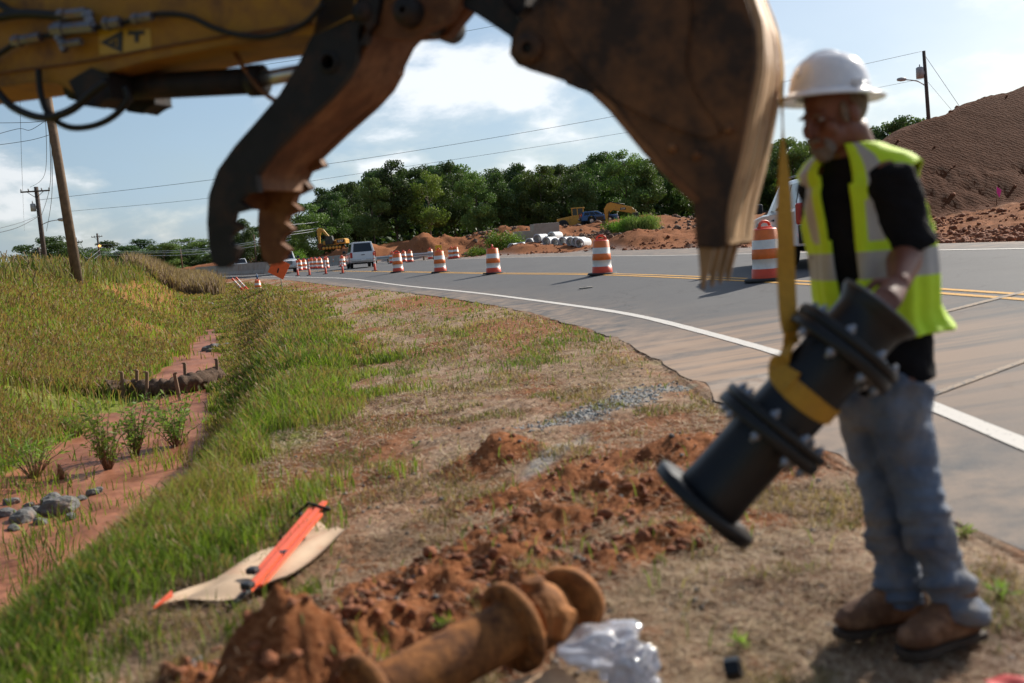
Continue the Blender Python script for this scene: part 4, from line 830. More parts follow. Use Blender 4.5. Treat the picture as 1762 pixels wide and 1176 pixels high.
# ------------------------------------------------------------------ utility poles and wires
def pole(label, base, top, r0, r1, arm=None, mt='wood_pole', extra=None, lamp=None):
    t = thing('utility_pole', label, 'utility pole', base, 0, 'utility poles'); B, T_ = Vector(base), Vector(top); d_ = (T_-B)
    b = MB(); b.tube([B-d_*.02+Vector((0, 0, -.3)), B+d_*.5, T_], [r0, (r0+r1)/2, r1], 12); b.build('shaft', mt, t)
    for (fr, wd_, ang_) in (arm or []):
        c_ = B+d_*fr; h_ = Vector((math.cos(ang_), math.sin(ang_), 0))*wd_/2; b = MB(); b.box(c_+Vector((0, -r0-.03, 0)), (wd_, .1, .12), rot=Matrix.Rotation(ang_, 4, 'Z')); a_ = b.build('crossarm', mt, t)
        for s in (-.95, -.45, .45, .95):
            b = MB(); b.lathe([(.03, .05), (.06, .09), (.05, .16), (.07, .2), (.02, .26)], 8, base=c_+h_*s+Vector((0, -r0-.03, 0))); b.build('insulator', 'grey_paint', a_)
        b = MB(); b.tube([c_+h_*.6+Vector((0, -r0-.02, 0)), c_+Vector((0, -r0, -.55))], .025, 5); b.tube([c_-h_*.6+Vector((0, -r0-.02, 0)), c_+Vector((0, -r0, -.55))], .025, 5); b.build('brace', mt, t)
    for (fr, s, sz) in (extra or []):
        c_ = B+d_*fr+Vector((s*(r0+sz*.5), -.05, 0)); b = MB(); b.lathe([(.01, -.5*sz*1.6), (sz*.5, -.48*sz*1.6), (sz*.5, .42*sz*1.6), (sz*.3, .5*sz*1.6), (.01, .52*sz*1.6)], 16, base=c_); b.box(c_-Vector((s*sz*.5, 0, 0)), (sz*.5, .1, .3)); tf = b.build('transformer', 'grey_paint', t)
        b = MB(); b.lathe([(.04, 0), (.06, .08), (.04, .2), (.01, .25)], 8, base=c_+Vector((0, 0, sz*.8))); b.build('bushing', 'grey_paint', tf)
    if lamp:
        fr, dx, lift, warm = lamp; c_ = B+d_*fr; e_ = c_+Vector((dx, -.1, lift)); b = MB(); b.tube(spline([c_, c_+Vector((dx*.45, -.05, lift*.75)), e_], 6), .035, 7); a_ = b.build('lamp_arm', 'grey_paint', t)
        s = 1 if dx > 0 else -1; b = MB(); b.lathe([(.02, -.1), (.11, 0), (.16, .3), (.12, .6), (.03, .68)], 12, base=e_-Vector((s*.1, 0, 0)), axis=(s, 0, -.05)); b.build('lamp_head', 'grey_paint', a_)
    return t
def base_on(px, Y): x_ = (px-881)/1713*Y; return Vector((x_, Y, gz(x_, Y)))
def up(px0, py0, px1, py1, Y, dz=0):      # shaft from the ground under (px0,py0) to the point seen at (px1,py1)
    a = PY(px0, py0, Y); b_ = PY(px1, py1, Y); g_ = gz(a.x, a.y); d_ = (b_-a).normalized(); a = a+d_*((g_-a.z)/d_.z); return a, b_
a, b_ = up(132, 468, 72, 108, 34); P1 = b_; pole('tall brown wooden pole in front on the grassy bank crest', a, PY(62, 50, 34), .17, .13, extra=None, arm=[])
a, b_ = up(80, 470, 62, 322, 85); P2 = b_; pole('dark pole with a crossarm and transformer second behind the tall one', a, b_, .22, .17, arm=[(.955, 2.35, R(8))], mt='pole_dark', extra=[(.80, -1, .42)], lamp=(.62, 1.7, .35, 0))
a, b_ = up(71, 470, 66, 426, 128); P3 = b_; pole('short dark crossarm pole, nearer of the pair far left', a, b_, .24, .18, arm=[(.88, 1.9, R(8))], mt='pole_dark')
a, b_ = up(60, 472, 56.5, 440, 165); P3b = b_; pole('short dark crossarm pole, farther of the pair at far left', a, b_, .24, .18, arm=[(.8, 2.6, R(8))], mt='pole_dark')
a, b_ = up(174, 466, 167, 402, 175); P4 = b_; pole('far pole with a crossarm and small lit lamp right of the tall pole', a, b_, .2, .15, arm=[(.93, 2.0, R(-8))], mt='pole_dark')
b = MB(); q = PY(171.5, 425.5, 174.6); b.lathe([(.02, 0), (.22, .05), (.25, .3), (.02, .4)], 12, base=q); m, o_ = mat('sodium_lamp_glow'); MT['lampglow'] = m; princ(o_, (.8, .4, .1, 1), .4, emis=(1, .45, .12, 1), es=1.6); par = [x for x in COL.objects if x.name.startswith('utility_pole')][-1]; b.build('lamp', 'lampglow', par)
a, b_ = up(138, 466, 130, 409, 150); P5 = b_; pole('far crossarm pole seen just behind the tall brown pole', a, b_, .2, .16, arm=[(.9, 2.3, R(-8))], mt='pole_dark')
a, b_ = up(315, 466, 310, 428, 210); P6 = b_; pole('thin far pole in front of the left tree line', a, b_, .15, .12, arm=[], mt='wood_pole')
a, b_ = up(442, 460, 436.5, 404, 150); P7 = b_; pole('thin grey pole between the clamp prongs', a, b_, .12, .1, arm=[], mt='wood_pole')
a, b_ = up(557, 425, 552.5, 360, 160); P8 = b_; pole('double crossarm pole behind the far yellow excavator', a, b_, .18, .14, arm=[(.97, 1.9, 0), (.88, 1.9, 0)], mt='pole_dark')
a, b_ = up(1601, 250, 1589.5, 88, 88); P9 = b_; pole('dark pole with transformer and street lamp behind the dirt mound', a, b_, .19, .14, mt='pole_dark', extra=[(.82, -1, .62)], lamp=None)
par = [x for x in COL.objects if x.name.startswith('utility_pole')][-1]
c_ = PY(1595, 150, 88); e_ = PY(1551, 137, 88); b = MB(); b.tube(spline([c_, PY(1578, 140, 88), e_], 6), .05, 7); la = b.build('lamp_arm', 'grey_paint', par); b = MB(); b.lathe([(.02, -.1), (.14, 0), (.18, .4), (.12, .7), (.03, .75)], 12, base=e_+Vector((.35, 0, 0)), axis=(-1, 0, 0)); b.build('lamp_head', 'grey_paint', la)
def wire(label, pts, r_=.012, mt='wire', sag=0, n=24):
    P = [Vector(p) for p in pts]
    if len(P) == 2: P = [P[0].lerp(P[1], i/n)-Vector((0, 0, sag*4*(i/n)*(1-i/n))) for i in range(n+1)]
    else: P = spline(P, 8)
    b = MB(); b.tube(P, r_, 5, sm=True); o_ = link('power_line', b.mesh('power_line', mt)); tag(o_, label, 'power line', 'overhead wires')
wire('upper long wire crossing the sky from the right pole to the left poles', [P9, PY(1345, 142, 86), PY(1060, 200, 84), PY(700, 262, 82), PY(370, 309, 80), PY(62, 345, 84)], .016)
wire('lower long wire crossing the sky above the wood to the left poles', [PY(1593, 135, 88), PY(1345, 183, 86), PY(1080, 228, 84), PY(840, 266, 84), PY(560, 308, 82), PY(370, 340, 80), PY(120, 364, 84)], .013)
wire('high wire passing over the middle of the machine arm', [PY(1100, -6, 60), PY(840, 47, 60), PY(500, 105, 60), PY(230, 140, 60), PY(-40, 170, 60)], .011)
wire('steep guy wire right of the lamp pole, upper one', [PY(1593, 98, 88), PY(1672, 214, 82)], .02, sag=.0); wire('steep guy wire right of the lamp pole, lower one', [PY(1597, 142, 88), PY(1658, 214, 82)], .014)
wire('slack wire from the left edge to the tall pole, highest', [PY(-20, 178, 34), PY(78, 163, 34), PY(140, 155, 36)], .008)
wire('slack wire from the left edge to the tall pole, second', [PY(-20, 212, 34), PY(50, 211, 34), PY(86, 207, 34)], .009)
wire('slack wire from the left edge to the tall pole, third', [PY(-20, 236, 34), PY(31, 222, 34), PY(52, 224, 34), PY(80, 207, 34)], .009)
wire('slack wire from the left edge to the tall pole, lowest', [PY(-20, 252, 34), PY(50, 242, 34), PY(90, 231, 34)], .009)
wire('wire sagging steeply from the tall pole to the second pole, first', [PY(77, 160, 34), PY(77, 300, 60), P2+Vector((-.5, 0, 0))], .012); wire('wire sagging steeply from the tall pole to the second pole, second', [PY(84, 200, 34), PY(86, 320, 60), PY(72, 370, 84)], .016)
wire('wire sagging steeply from the tall pole to the second pole, third', [PY(88, 210, 34), PY(89, 340, 60), PY(80, 398, 84)], .016); wire('thin vertical wire left of the tall pole', [PY(34, 150, 45), PY(38, 300, 60), PY(42, 398, 150)], .009)
wire('wire from the left edge to the second pole, upper', [PY(-20, 405, 70), PY(30, 392, 80), PY(68, 372, 85)], .022); wire('wire from the left edge to the second pole, lower', [PY(-20, 398, 70), PY(30, 385, 80), PY(66, 372, 85)], .016)
wire('pale wire before the left tree line, top', [PY(173, 421, 175), PY(300, 418, 150), PY(400, 408, 100)], .022, 'wire_pale')
for i, (a0, a1, a2) in enumerate(((433, 432, 425), (436, 435, 428), (439, 440, 433))): wire('pale cable before the left tree line, %s of three' % ('upper', 'middle', 'lower')[i], [PY(172, a0, 175), PY(290, a1, 150), PY(380, a2, 120), PY(500, a2-20, 95)], .032, 'wire_pale')
for i, (a0, a1) in enumerate(((399, 391), (403, 395), (386, 381))): wire('pale cable in front of the tree beside the far excavator, %s' % ('middle', 'lower', 'upper')[i], [PY(500, a0+1, 118), PY(530, (a0+a1)/2+1, 135), PY(556, a1, 160)], .035, 'wire_pale')
for i in range(3): wire('sagging cable by the far lamp pole, %s of three' % ('top', 'middle', 'bottom')[i], [PY(139, 420+i*13, 150), PY(152, 438+i*7, 160), PY(172, 422+i*8, 175)], .03, 'wire_pale' if i else 'wire')
# ------------------------------------------------------------------ trees
def crown_mesh(name, seed, h=1.0, n=7500, shape='oak', cols=None):
    rs = np.random.RandomState(seed); puffs = []; np_ = 34
    for i in range(np_):
        zf = rs.rand()**.8
        if shape == 'oak': rmax = .36*math.sin(math.pi*(.12+.80*zf))**.7
        elif shape == 'tall': rmax = .26*math.sin(math.pi*(.15+.78*zf))**.6
        else: rmax = .22*(1-zf)**.7+.04
        a = rs.rand()*6.28; rr = rmax*rs.rand()**.45; zc = (.16 if shape != 'pine' else .22)+.74*zf; puffs.append((rr*math.cos(a), rr*math.sin(a), zc, (.075+.075*rs.rand())*(1.1-.45*zf)))
    puffs.append((0, 0, .90, .075)); P = np.array(puffs); wts = P[:, 3]**2; wts /= wts.sum(); idx = rs.choice(len(P), n, p=wts)
    dv = rs.normal(size=(n, 3)); dv /= np.linalg.norm(dv, axis=1)[:, None]; rad_ = P[idx, 3]*(.50+.68*rs.rand(n)**.7); dv[:, 2] *= .75
    c_ = P[idx, :3]+dv*rad_[:, None]; sz = .006+.009*rs.rand(n)
    nrm_ = dv+rs.normal(size=(n, 3))*.7; nrm_ /= np.linalg.norm(nrm_, axis=1)[:, None]; t1 = np.cross(nrm_, rs.normal(size=(n, 3))); t1 /= np.linalg.norm(t1, axis=1)[:, None]; t2 = np.cross(nrm_, t1)
    s1 = (t1*sz[:, None]); s2 = (t2*sz[:, None]*.75); V = np.stack([c_-s1-s2*.5, c_+s1*.3-s2, c_+s1+s2*.4, c_-s1*.2+s2], 1)*h
    F = np.arange(n*4).reshape(-1, 4); base = np.array(cols[0]); hi = np.array(cols[1]); pc = rs.rand(len(P), 1)
    C = base+(hi-base)*np.clip(pc[idx]*.7+rs.rand(n, 1)*.5, 0, 1); C = np.repeat(C[:, None], 4, 1).reshape(-1, 3); return fast_mesh(name, V.reshape(-1, 3), F, ['leaf'], col=C), P
def trunk_mesh(name, P, h, seed, mt='bark', r_=.016):
    rs = random.Random(seed); b = MB(); pts = [Vector((0, 0, -.02)), Vector((rs.uniform(-.01, .01), rs.uniform(-.01, .01), .25)), Vector((rs.uniform(-.02, .02), rs.uniform(-.02, .02), .55)), Vector((0, 0, .86))]
    b.tube([p*h for p in spline(pts, 4)], [h*(r_*(1-.9*i/12)) for i in range(13)], 8)
    for k in range(0, len(P), 3):
        x_, y_, z_, rr = P[k]; z0 = max(.12, z_-.16); b.tube([Vector((0, 0, z0))*h, Vector((x_*.5, y_*.5, (z0+z_)/2+.02))*h, Vector((x_, y_, z_))*h], [h*r_*.45, h*r_*.3, h*.002], 5)
    return b.mesh(name, mt)
DK = [(.044, .078, .032), (.105, .158, .050)]; MDC = [(.065, .11, .038), (.165, .23, .065)]; LT = [(.11, .16, .034), (.24, .30, .07)]; PN = [(.030, .058, .025), (.070, .115, .038)]
PROT = []
for i, (shp, cl, bk) in enumerate((('oak', DK, 'bark'), ('oak', MDC, 'bark'), ('tall', DK, 'bark'), ('tall', MDC, 'bark_pale'), ('oak', LT, 'bark_pale'), ('tall', PN, 'bark'), ('pine', PN, 'bark'))):
    cm, P = crown_mesh('crown', 100+i, 1.0, 12000 if shp != 'pine' else 6000, shp, cl); PROT.append((cm, trunk_mesh('trunk', P, 1.0, i, bk)))
def tree(label, px, Y, ytop, kind, group, dz=0, name='broadleaf_tree', sx=1.0, x=None, z=None, gbase=None):
    x_ = (px-881)/1713*Y if x is None else x; zb = gz(x_, Y) if z is None else z; zb = min(zb, 3.3) if Y > 90 else zb; top = PY(px, ytop, Y).z; h = max((top-zb)/.97, 2)
    t = thing(name, label, 'tree', (x_, Y, zb-.1), rng.random()*6.28, group); t.scale = (h*sx, h*sx, h)
    link('crown', PROT[kind][0], t); link('trunk', PROT[kind][1], t); return t
hl = np.array([(562, 335), (590, 312), (640, 300), (655, 292), (700, 280), (740, 272), (775, 275), (800, 268), (830, 285), (855, 300), (885, 272), (910, 280), (940, 290), (970, 283), (1000, 278), (1040, 268), (1062, 253), (1090, 262), (1115, 270), (1150, 262), (1200, 262), (1260, 262), (1310, 262), (1345, 245), (1375, 232), (1395, 240), (1440, 228)], float)
ordn = ['first', 'second', 'third', 'fourth', 'fifth', 'sixth', 'seventh', 'eighth', 'ninth', 'tenth', 'eleventh', 'twelfth', 'thirteenth', 'fourteenth', 'fifteenth', 'sixteenth', 'seventeenth', 'eighteenth', 'nineteenth', 'twentieth', 'twenty-first', 'twenty-second', 'twenty-third', 'twenty-fourth']
fr = [(592, 0, .95), (628, 2, 1), (660, 1, .9), (700, 5, 1), (757, 4, 1.05), (800, 0, .8), (838, 1, .9), (880, 2, 1), (918, 3, 1), (950, 1, .95), (985, 0, 1), (1020, 2, .9), (1058, 0, 1), (1095, 1, .9), (1130, 3, 1), (1170, 2, 1), (1215, 1, 1), (1262, 0, 1), (1305, 3, 1), (1345, 2, 1), (1380, 1, 1), (1425, 0, 1), (1470, 2, 1)]
tone = {0: 'dark round crowned', 1: 'mid green bushy', 2: 'tall narrow dark', 3: 'mid green slender', 4: 'pale yellow-green open', 5: 'blackish green upright'}
for i, (px, k, s) in enumerate(fr):
    Y = 158+rng.uniform(-7, 7); yt = np.interp(px, hl[:, 0], hl[:, 1])+rng.uniform(-12, 18)
    tree('%s tree, %s from the left end in the front of the wood' % (tone[k], ordn[i]), px, Y, yt, k, 'front trees of the wood', sx=s*.92)
for i, px in enumerate(np.arange(580, 1480, 27)):
    Y = 180+rng.uniform(-6, 10); yt = np.interp(px, hl[:, 0], hl[:, 1])+rng.uniform(-4, 14)
    tree('dark tree mostly hidden in the back rows of the wood', px+rng.uniform(-6, 6), Y, yt, int(rng.choice([0, 1, 2, 5, 3])), 'hidden back row trees of the wood', sx=1.0)
for i, px in enumerate(np.arange(590, 1480, 32)):
    tree('dark tree mostly hidden in the back rows of the wood', px+rng.uniform(-6, 6), 206, np.interp(px, hl[:, 0], hl[:, 1])+rng.uniform(2, 14), int(rng.choice([0, 2, 5])), 'hidden back row trees of the wood', sx=1.2)
# tree right of the clamp, behind the far excavator
for px, yt, k, Y, s, lb in ((532, 345, 1, 150, 1.3, 'bright green rounded tree left of the far excavator'), (497, 366, 0, 158, 1, 'darker tree just behind the clamp tip'), (437, 372, 2, 165, 1, 'narrow tree showing between the clamp prongs'), (540, 380, 4, 146, .8, 'small pale tree low beside the far excavator'), (466, 385, 0, 170, 1, 'low dark tree hidden behind the clamp prong')): tree(lb, px, Y, yt, k, 'trees left of the far excavator', sx=s, z=.8)
LT_ = [(98, 404, 0), (120, 412, 2), (150, 421, 0), (205, 411, 0), (185, 425, 1), (228, 420, 0), (258, 409, 6), (280, 425, 0), (300, 415, 3), (322, 424, 0), (345, 406, 1), (368, 412, 0), (400, 420, 0), (425, 420, 2), (88, 425, 1), (240, 428, 0), (272, 430, 2), (335, 428, 5)]
for i, (px, yt, k) in enumerate(sorted(LT_)): tree('%s tree, %s from the left in the distant tree line' % ({**tone, 6: 'pointed dark pine'}[k], ordn[i]), px, 255+rng.uniform(-12, 12), yt, k, 'distant left tree line', z=.6, sx=2.1, name='broadleaf_tree' if k != 6 else 'pine_tree')
for i, (px, yt, k) in enumerate(((1503, 222, 5), (1520, 212, 2), (1545, 205, 1), (1568, 195, 0), (1590, 197, 1), (1618, 205, 2), (1640, 218, 0))): tree('%s treetop rising behind the dirt mound, %s from its left' % (tone[k], ordn[i]), px, 120, yt, k, 'trees behind the dirt mound', z=2.0, sx=.9)
# bushes and weeds
def bush(label, px, Y, w_, h_, cols, n=2600, name='bush', group='green bushes', upright=False):
    c0 = at_dist(px, Y); rs = np.random.RandomState(int(px)); t = thing(name, label, 'bush', c0, 0, group); m_ = 9; ctr = np.stack([rs.uniform(-w_/2, w_/2, m_), rs.uniform(-.7, .7, m_), h_*rs.uniform(.25, .7, m_)], 1); idx = rs.randint(0, m_, n)
    dv = rs.normal(size=(n, 3))*[.32*w_/2.4+.15, .4, h_*.24]; c_ = ctr[idx]+dv; c_[:, 2] = np.abs(c_[:, 2]); sz = .05+.05*rs.rand(n, 1); nn = rs.normal(size=(n, 3)); t1 = np.cross(nn, rs.normal(size=(n, 3))); t1 /= np.linalg.norm(t1, axis=1)[:, None]; t2 = np.cross(nn/np.linalg.norm(nn, axis=1)[:, None], t1)
    if upright: t1 = np.array([0, 0, 1.0])+rs.normal(size=(n, 3))*.25; sz = sz*2.2; t2 = t2*.3
    V = np.stack([c_-t1*sz, c_-t2*sz*.6, c_+t1*sz, c_+t2*sz*.6], 1).reshape(-1, 3); C = np.array(cols[0])+(np.array(cols[1])-np.array(cols[0]))*rs.rand(n, 1); link('foliage', fast_mesh('foliage', V, np.arange(n*4).reshape(-1, 4), ['leaf'], col=np.repeat(C, 4, 0)), t)
    b = MB()
    for k in range(7): q = ctr[k % m_]; b.tube([(q[0]*.3, q[1]*.3, -.05), (q[0]*.8, q[1]*.8, q[2]*.8), tuple(q)], [.03, .02, .008], 5)
    b.build('stems', 'bark', t, local=True)
BG = [(.09, .16, .02), (.22, .33, .05)]
bush('bright green bush left of the concrete blocks, taller of two', 873, 96, 1.7, 1.9, BG, 3500); bush('bright green bush touching the concrete blocks', 896, 95, 1.6, 1.7, BG, 3500); bush('low weeds at the foot of the bushes', 850, 94, 2.4, .6, BG, 1500); bush('small bush on the dirt ridge left of the low weeds', 828, 93, .8, .9, BG, 700)
bush('leafy weeds at the base of the raised excavator arm', 1068, 100, 1.2, 1.0, BG, 2000); bush('tall weeds under the raised excavator arm', 1088, 98, 2.0, 1.2, BG, 2400, upright=True); bush('feathery tall weeds right of the excavator arm', 1112, 97, 1.8, 1.4, [(.13, .19, .05), (.25, .32, .10)], 3000, upright=True); bush('faint tall weeds ending near the bucket edge', 1134, 97, 1.5, 1.3, [(.13, .19, .05), (.25, .32, .10)], 2200, upright=True); bush('yellow-green shrub left of the far excavator', 525, 128, 1.6, 2.2, BG, 1800)
# ------------------------------------------------------------------ the near machine: arm, clamp, bucket
TH = R(22); MU = Vector((math.cos(TH), -math.sin(TH), 0)); MW = Vector((math.sin(TH), math.cos(TH), 0)); MD = 2.8
def PM(px, py, off=0.0):
    d = Vector(ray(px, py)); C_ = Vector(CAM); t = (MD+off-C_.dot(MW))/d.dot(MW); return C_+d*t
from mathutils.geometry import tessellate_polygon
def plate(b, outer, holes, off, th, m=0):
    O = MW*off; L = [[PM(x, y)+O for x, y in outer]]+[[PM(x, y)+O for x, y in h] for h in holes]
    fl = [p for l in L for p in l]; tri = tessellate_polygon([[Vector((p.dot(MU), p.z, 0)) for p in l] for l in L]); n = len(fl)
    b.add(fl+[p+MW*th for p in fl], [tuple(t) for t in tri]+[tuple(i+n for i in t)[::-1] for t in tri], m); k = len(b.v)-2*n; s = 0
    for l in L:
        for i in range(len(l)):
            j = (i+1) % len(l); b.f.append((k+s+i, k+s+j, k+n+s+j, k+n+s+i)); b.m.append(m); b.sm.append(False)
        s += len(l)
def strip(b, pts, off, wd, th, m=0, side=1, sm=True):
    P = [PM(x, y)+MW*off for x, y in pts]; P = spline(P, 5); rr = []
    for i, p in enumerate(P):
        d_ = (P[min(i+1, len(P)-1)]-P[max(i-1, 0)]).normalized(); n_ = d_.cross(MW).normalized()*side; rr.append([p, p+MW*wd, p+MW*wd+n_*th, p+n_*th])
    b.rings(rr, m, sm=False)
def circ(px, py, r_, n=16, ry=None): return [(px+r_*math.cos(2*math.pi*i/n), py+(ry or r_)*math.sin(2*math.pi*i/n)) for i in range(n)]
def smooth2(pts, n=3):
    q = spline([(x, y, 0) for x, y in pts], n); return [(p.x, p.y) for p in q]
t = EX = thing('excavator', 'large blurred excavator arm close by with its clamp and muddy bucket overhead', 'excavator', PM(300, 60, .14))
b = MB(); arm_out = [(-260, -150), (-260, 188), (0, 151), (64, 142), (102, 144), (125, 153), (141, 168), (158, 150), (172, 130), (255, 106), (383, 81), (540, 55), (610, 30), (640, -150)]
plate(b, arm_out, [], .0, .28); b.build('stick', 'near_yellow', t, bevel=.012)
b = MB(); strip(b, [(0, 128), (60, 120), (150, 108), (255, 88), (383, 66), (540, 42)], -.012, .012, .006, side=1); b.build('weld_seam', 'rust_steel', t)
b = MB(); plate(b, [(128, 142), (141, 170), (150, 182), (175, 184), (186, 176), (200, 170), (196, 130), (165, 120)], [], -.02, .1); plate(b, [(128, 142), (141, 170), (150, 182), (175, 184), (186, 176), (200, 170), (196, 130), (165, 120)], [], .2, .08); b.build('cylinder_bracket', 'black_steel', t, bevel=.006)
# thumb cylinder
c0, c1, c2 = PM(150, 155, .14), PM(440, 139, .14), PM(530, 122, .14)
b = MB(); b.tube([c0, c0.lerp(c1, .02), c1, c1], [.03, .046, .046, .04], 20); b.tube([c1-(c1-c0).normalized()*.02, c1+(c1-c0).normalized()*.03], .054, 20); b.tube([c0-MW*.07, c0+MW*.07], .045, 14); cy = b.build('thumb_cylinder', 'black_steel', t)
b = MB(); b.tube([c1, c2], .026, 14); b.build('rod', 'silver', cy)
b = MB(); b.tube(spline([PM(398, 78, .1), PM(420, 118, .1), PM(452, 158, .08), PM(478, 176, .08)], 6), .0085, 8); b.build('grease_line', 'rust_steel', t)
for pts, r_, off in (([(-40, 110), (0, 163), (28, 188), (75, 203), (122, 190), (158, 160), (185, 140)], .0145, -.06), ([(66, 120), (70, 160), (84, 197), (118, 219), (160, 217), (196, 200), (220, 172), (215, 150)], .0115, -.03),
                     ([(-60, 130), (0, 92), (30, 75), (80, 62), (150, 50), (205, 42), (262, 26), (322, 28), (372, 50), (425, 63), (475, 60), (525, 40), (556, 6)], .0095, -.035), ([(-40, 40), (0, 30), (40, 24), (95, 27), (110, 30)], .016, -.05), ([(-40, -10), (0, 8), (20, 20), (45, 24)], .014, -.05)):
    b = MB(); b.tube(spline([PM(x, y, off) for x, y in pts], 6), r_, 10); b.build('hose', 'hose', t)
for a_, c_, r_ in (((98, 28), (150, 22), .018), ((150, 20), (158, 48), .017), ((90, 52), (162, 46), .021), ((180, 42), (208, 38), .019), ((22, 72), (70, 64), .017), ((100, 60), (112, 88), .014), ((228, 34), (262, 28), .015), ((105, 78), (140, 72), .013)):
    b = MB(); b.tube([PM(*a_, -.045), PM(*c_, -.045)], r_, 6, sm=False); q0, q1 = PM(*a_, -.045), PM(*c_, -.045); b.tube([q0.lerp(q1, .1), q0.lerp(q1, .3)], r_*1.25, 6, sm=False); b.build('hose_fitting', 'zinc', t)
b = MB(); plate(b, [(170, 52), (260, 50), (262, 88), (172, 95)], [], -.003, .002); st = b.build('warning_sticker', 'sticker', t)
b = MB(); plate(b, [(174, 74), (213, 53), (212, 91)], [[(187, 74), (204, 65), (204, 82)]], -.006, .002); plate(b, [(191, 76), (201, 69), (201, 79)], [], -.006, .002); plate(b, [(222, 54), (250, 53), (250, 60), (241, 61), (240, 74), (234, 74), (233, 61), (222, 61)], [], -.006, .002); b.build('warning_mark', 'cat_black', st)
# linkage block at the end of the stick
b = MB(); plate(b, smooth2([(545, -150), (548, 10), (600, 48), (650, 62), (700, 62), (727, 46), (757, 35), (775, 14), (790, -20), (800, -150)], 3), [], .03, .05); plate(b, [(560, -150), (560, 0), (640, 50), (720, 44), (765, -10), (770, -150)], [], .2, .05); b.build('linkage_plate', 'rust_steel', t, bevel=.005)
b = MB(); q = PM(700, 20, -.0); b.lathe([(.01, -.03), (.035, -.03), (.045, 0), (.045, .34), (.035, .36), (.01, .36)], 18, base=q, axis=MW); b.build('pin', 'black_steel', t)
for o_ in (.05, .45):
    b = MB(); plate(b, [(770, -60), (830, -30), (893, 40), (905, 62), (885, 72), (866, 58), (788, 6)], [], o_, .05); b.build('link_bar', 'black_steel', t, bevel=.006)
b = MB(); plate(b, [(826, -60), (826, 4), (850, 16), (872, 16), (888, 4), (896, -60)], [], .08, .3); b.build('link_boss', 'black_steel', t, bevel=.01)
# the clamp

b = MB(); strip(b, [(640, 46), (614, 100), (593, 138), (566, 168), (510, 219), (466, 264), (441, 300), (443, 326)], .03, .28, .018, side=-1); strip(b, [(530, 80), (500, 140), (442, 212), (396, 264), (366, 320), (362, 360)], .03, .28, .018, side=1); CL = b.build('thumb', 'rust_steel', EX)
t = CL
left = [(548, 20), (540, 55), (515, 106), (481, 162), (442, 208), (404, 251), (374, 293), (359, 336), (356, 383), (359, 425), (366, 453), (376, 461), (388, 461), (402, 451), (407, 440)]
teeth = [(411, 428), (393, 418), (395, 404), (417, 392), (399, 381), (402, 367), (429, 360), (411, 347), (418, 336), (431, 331), (444, 331)]
right = [(440, 302), (468, 264), (510, 221), (566, 170), (595, 136), (612, 106), (616, 82), (625, 62), (646, 40), (660, -40), (560, -60)]
outer = left+teeth+right
b = MB(); plate(b, outer, [circ(563, 107, 12), circ(624, 60, 9, 14, 18)], 0, .03); b.build('prong_plate', 'black_steel', t, bevel=.003)
far_o = left[1:]+[(410, 428), (398, 415), (399, 402), (418, 390), (408, 380), (406, 366), (430, 354), (424, 338), (428, 322), (452, 306), (446, 296), (452, 275), (474, 258), (470, 243)]+[(510, 221), (566, 170), (600, 130), (618, 80), (628, 30)]
b = MB(); plate(b, [(548, 20)]+left[1:-1]+[(402, 446), (413, 434), (397, 422), (400, 410), (419, 396), (405, 384), (408, 371), (432, 360), (418, 348), (423, 334), (450, 320), (438, 306), (446, 290), (474, 278), (466, 264)]+right[2:-2]+[(650, 0), (560, 0)], [], .29, .03); b.build('prong_plate', 'rust_steel', t, bevel=.003)
for px, py in ((563, 107), (620, 20)):
    b = MB(); q = PM(px, py, -.01); b.lathe([(.024, .0), (.034, .0), (.036, .02), (.036, .35), (.034, .36), (.024, .36), (.024, 0)] if px == 563 else [(.004, 0), (.03, 0), (.03, .3), (.004, .3)], 18, base=q, axis=MW); b.build('pivot_boss', 'black_steel', t)
b = MB(); b.box(PM(588, 128, .05), (.05, .03, .05), rot=Matrix.Rotation(R(30), 4, 'Y')); b.build('lug', 'rust_steel', t, bevel=.004)
# the bucket
front = [(930, -160), (930, 0), (917, 22), (895, 42), (881, 66), (879, 93), (890, 111), (912, 119), (948, 130), (983, 142), (1018, 164), (1049, 190), (1076, 226), (1107, 261), (1142, 301), (1169, 325), (1196, 352)]
back = [(1200, 420), (1243, 424), (1249, 354), (1271, 265), (1288, 177), (1299, 111), (1297, 44), (1284, 0), (1262, -60), (1220, -160)]
bo = front+back
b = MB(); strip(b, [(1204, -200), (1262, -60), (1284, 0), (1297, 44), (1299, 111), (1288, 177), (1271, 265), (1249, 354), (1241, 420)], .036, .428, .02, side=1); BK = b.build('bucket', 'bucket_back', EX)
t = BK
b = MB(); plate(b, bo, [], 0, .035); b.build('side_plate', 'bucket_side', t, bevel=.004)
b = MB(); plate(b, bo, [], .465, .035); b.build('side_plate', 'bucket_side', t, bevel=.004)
b = MB()
for o_ in (.07, .20, .33): strip(b, [(1301, 60), (1304, 111), (1293, 177), (1276, 265), (1254, 354), (1246, 410)], o_, .06, .016, side=-1)
for o_ in (.07, .20, .33): strip(b, [(1301, 60), (1304, 111), (1293, 177), (1276, 265), (1254, 354), (1246, 410)], o_, .06, .016, side=1)
b.build('wear_strip', 'bucket_back', t)
b = MB(); strip(b, front[10:], -.006, .05, .02, side=1); b.build('side_edge', 'rust_steel', t)
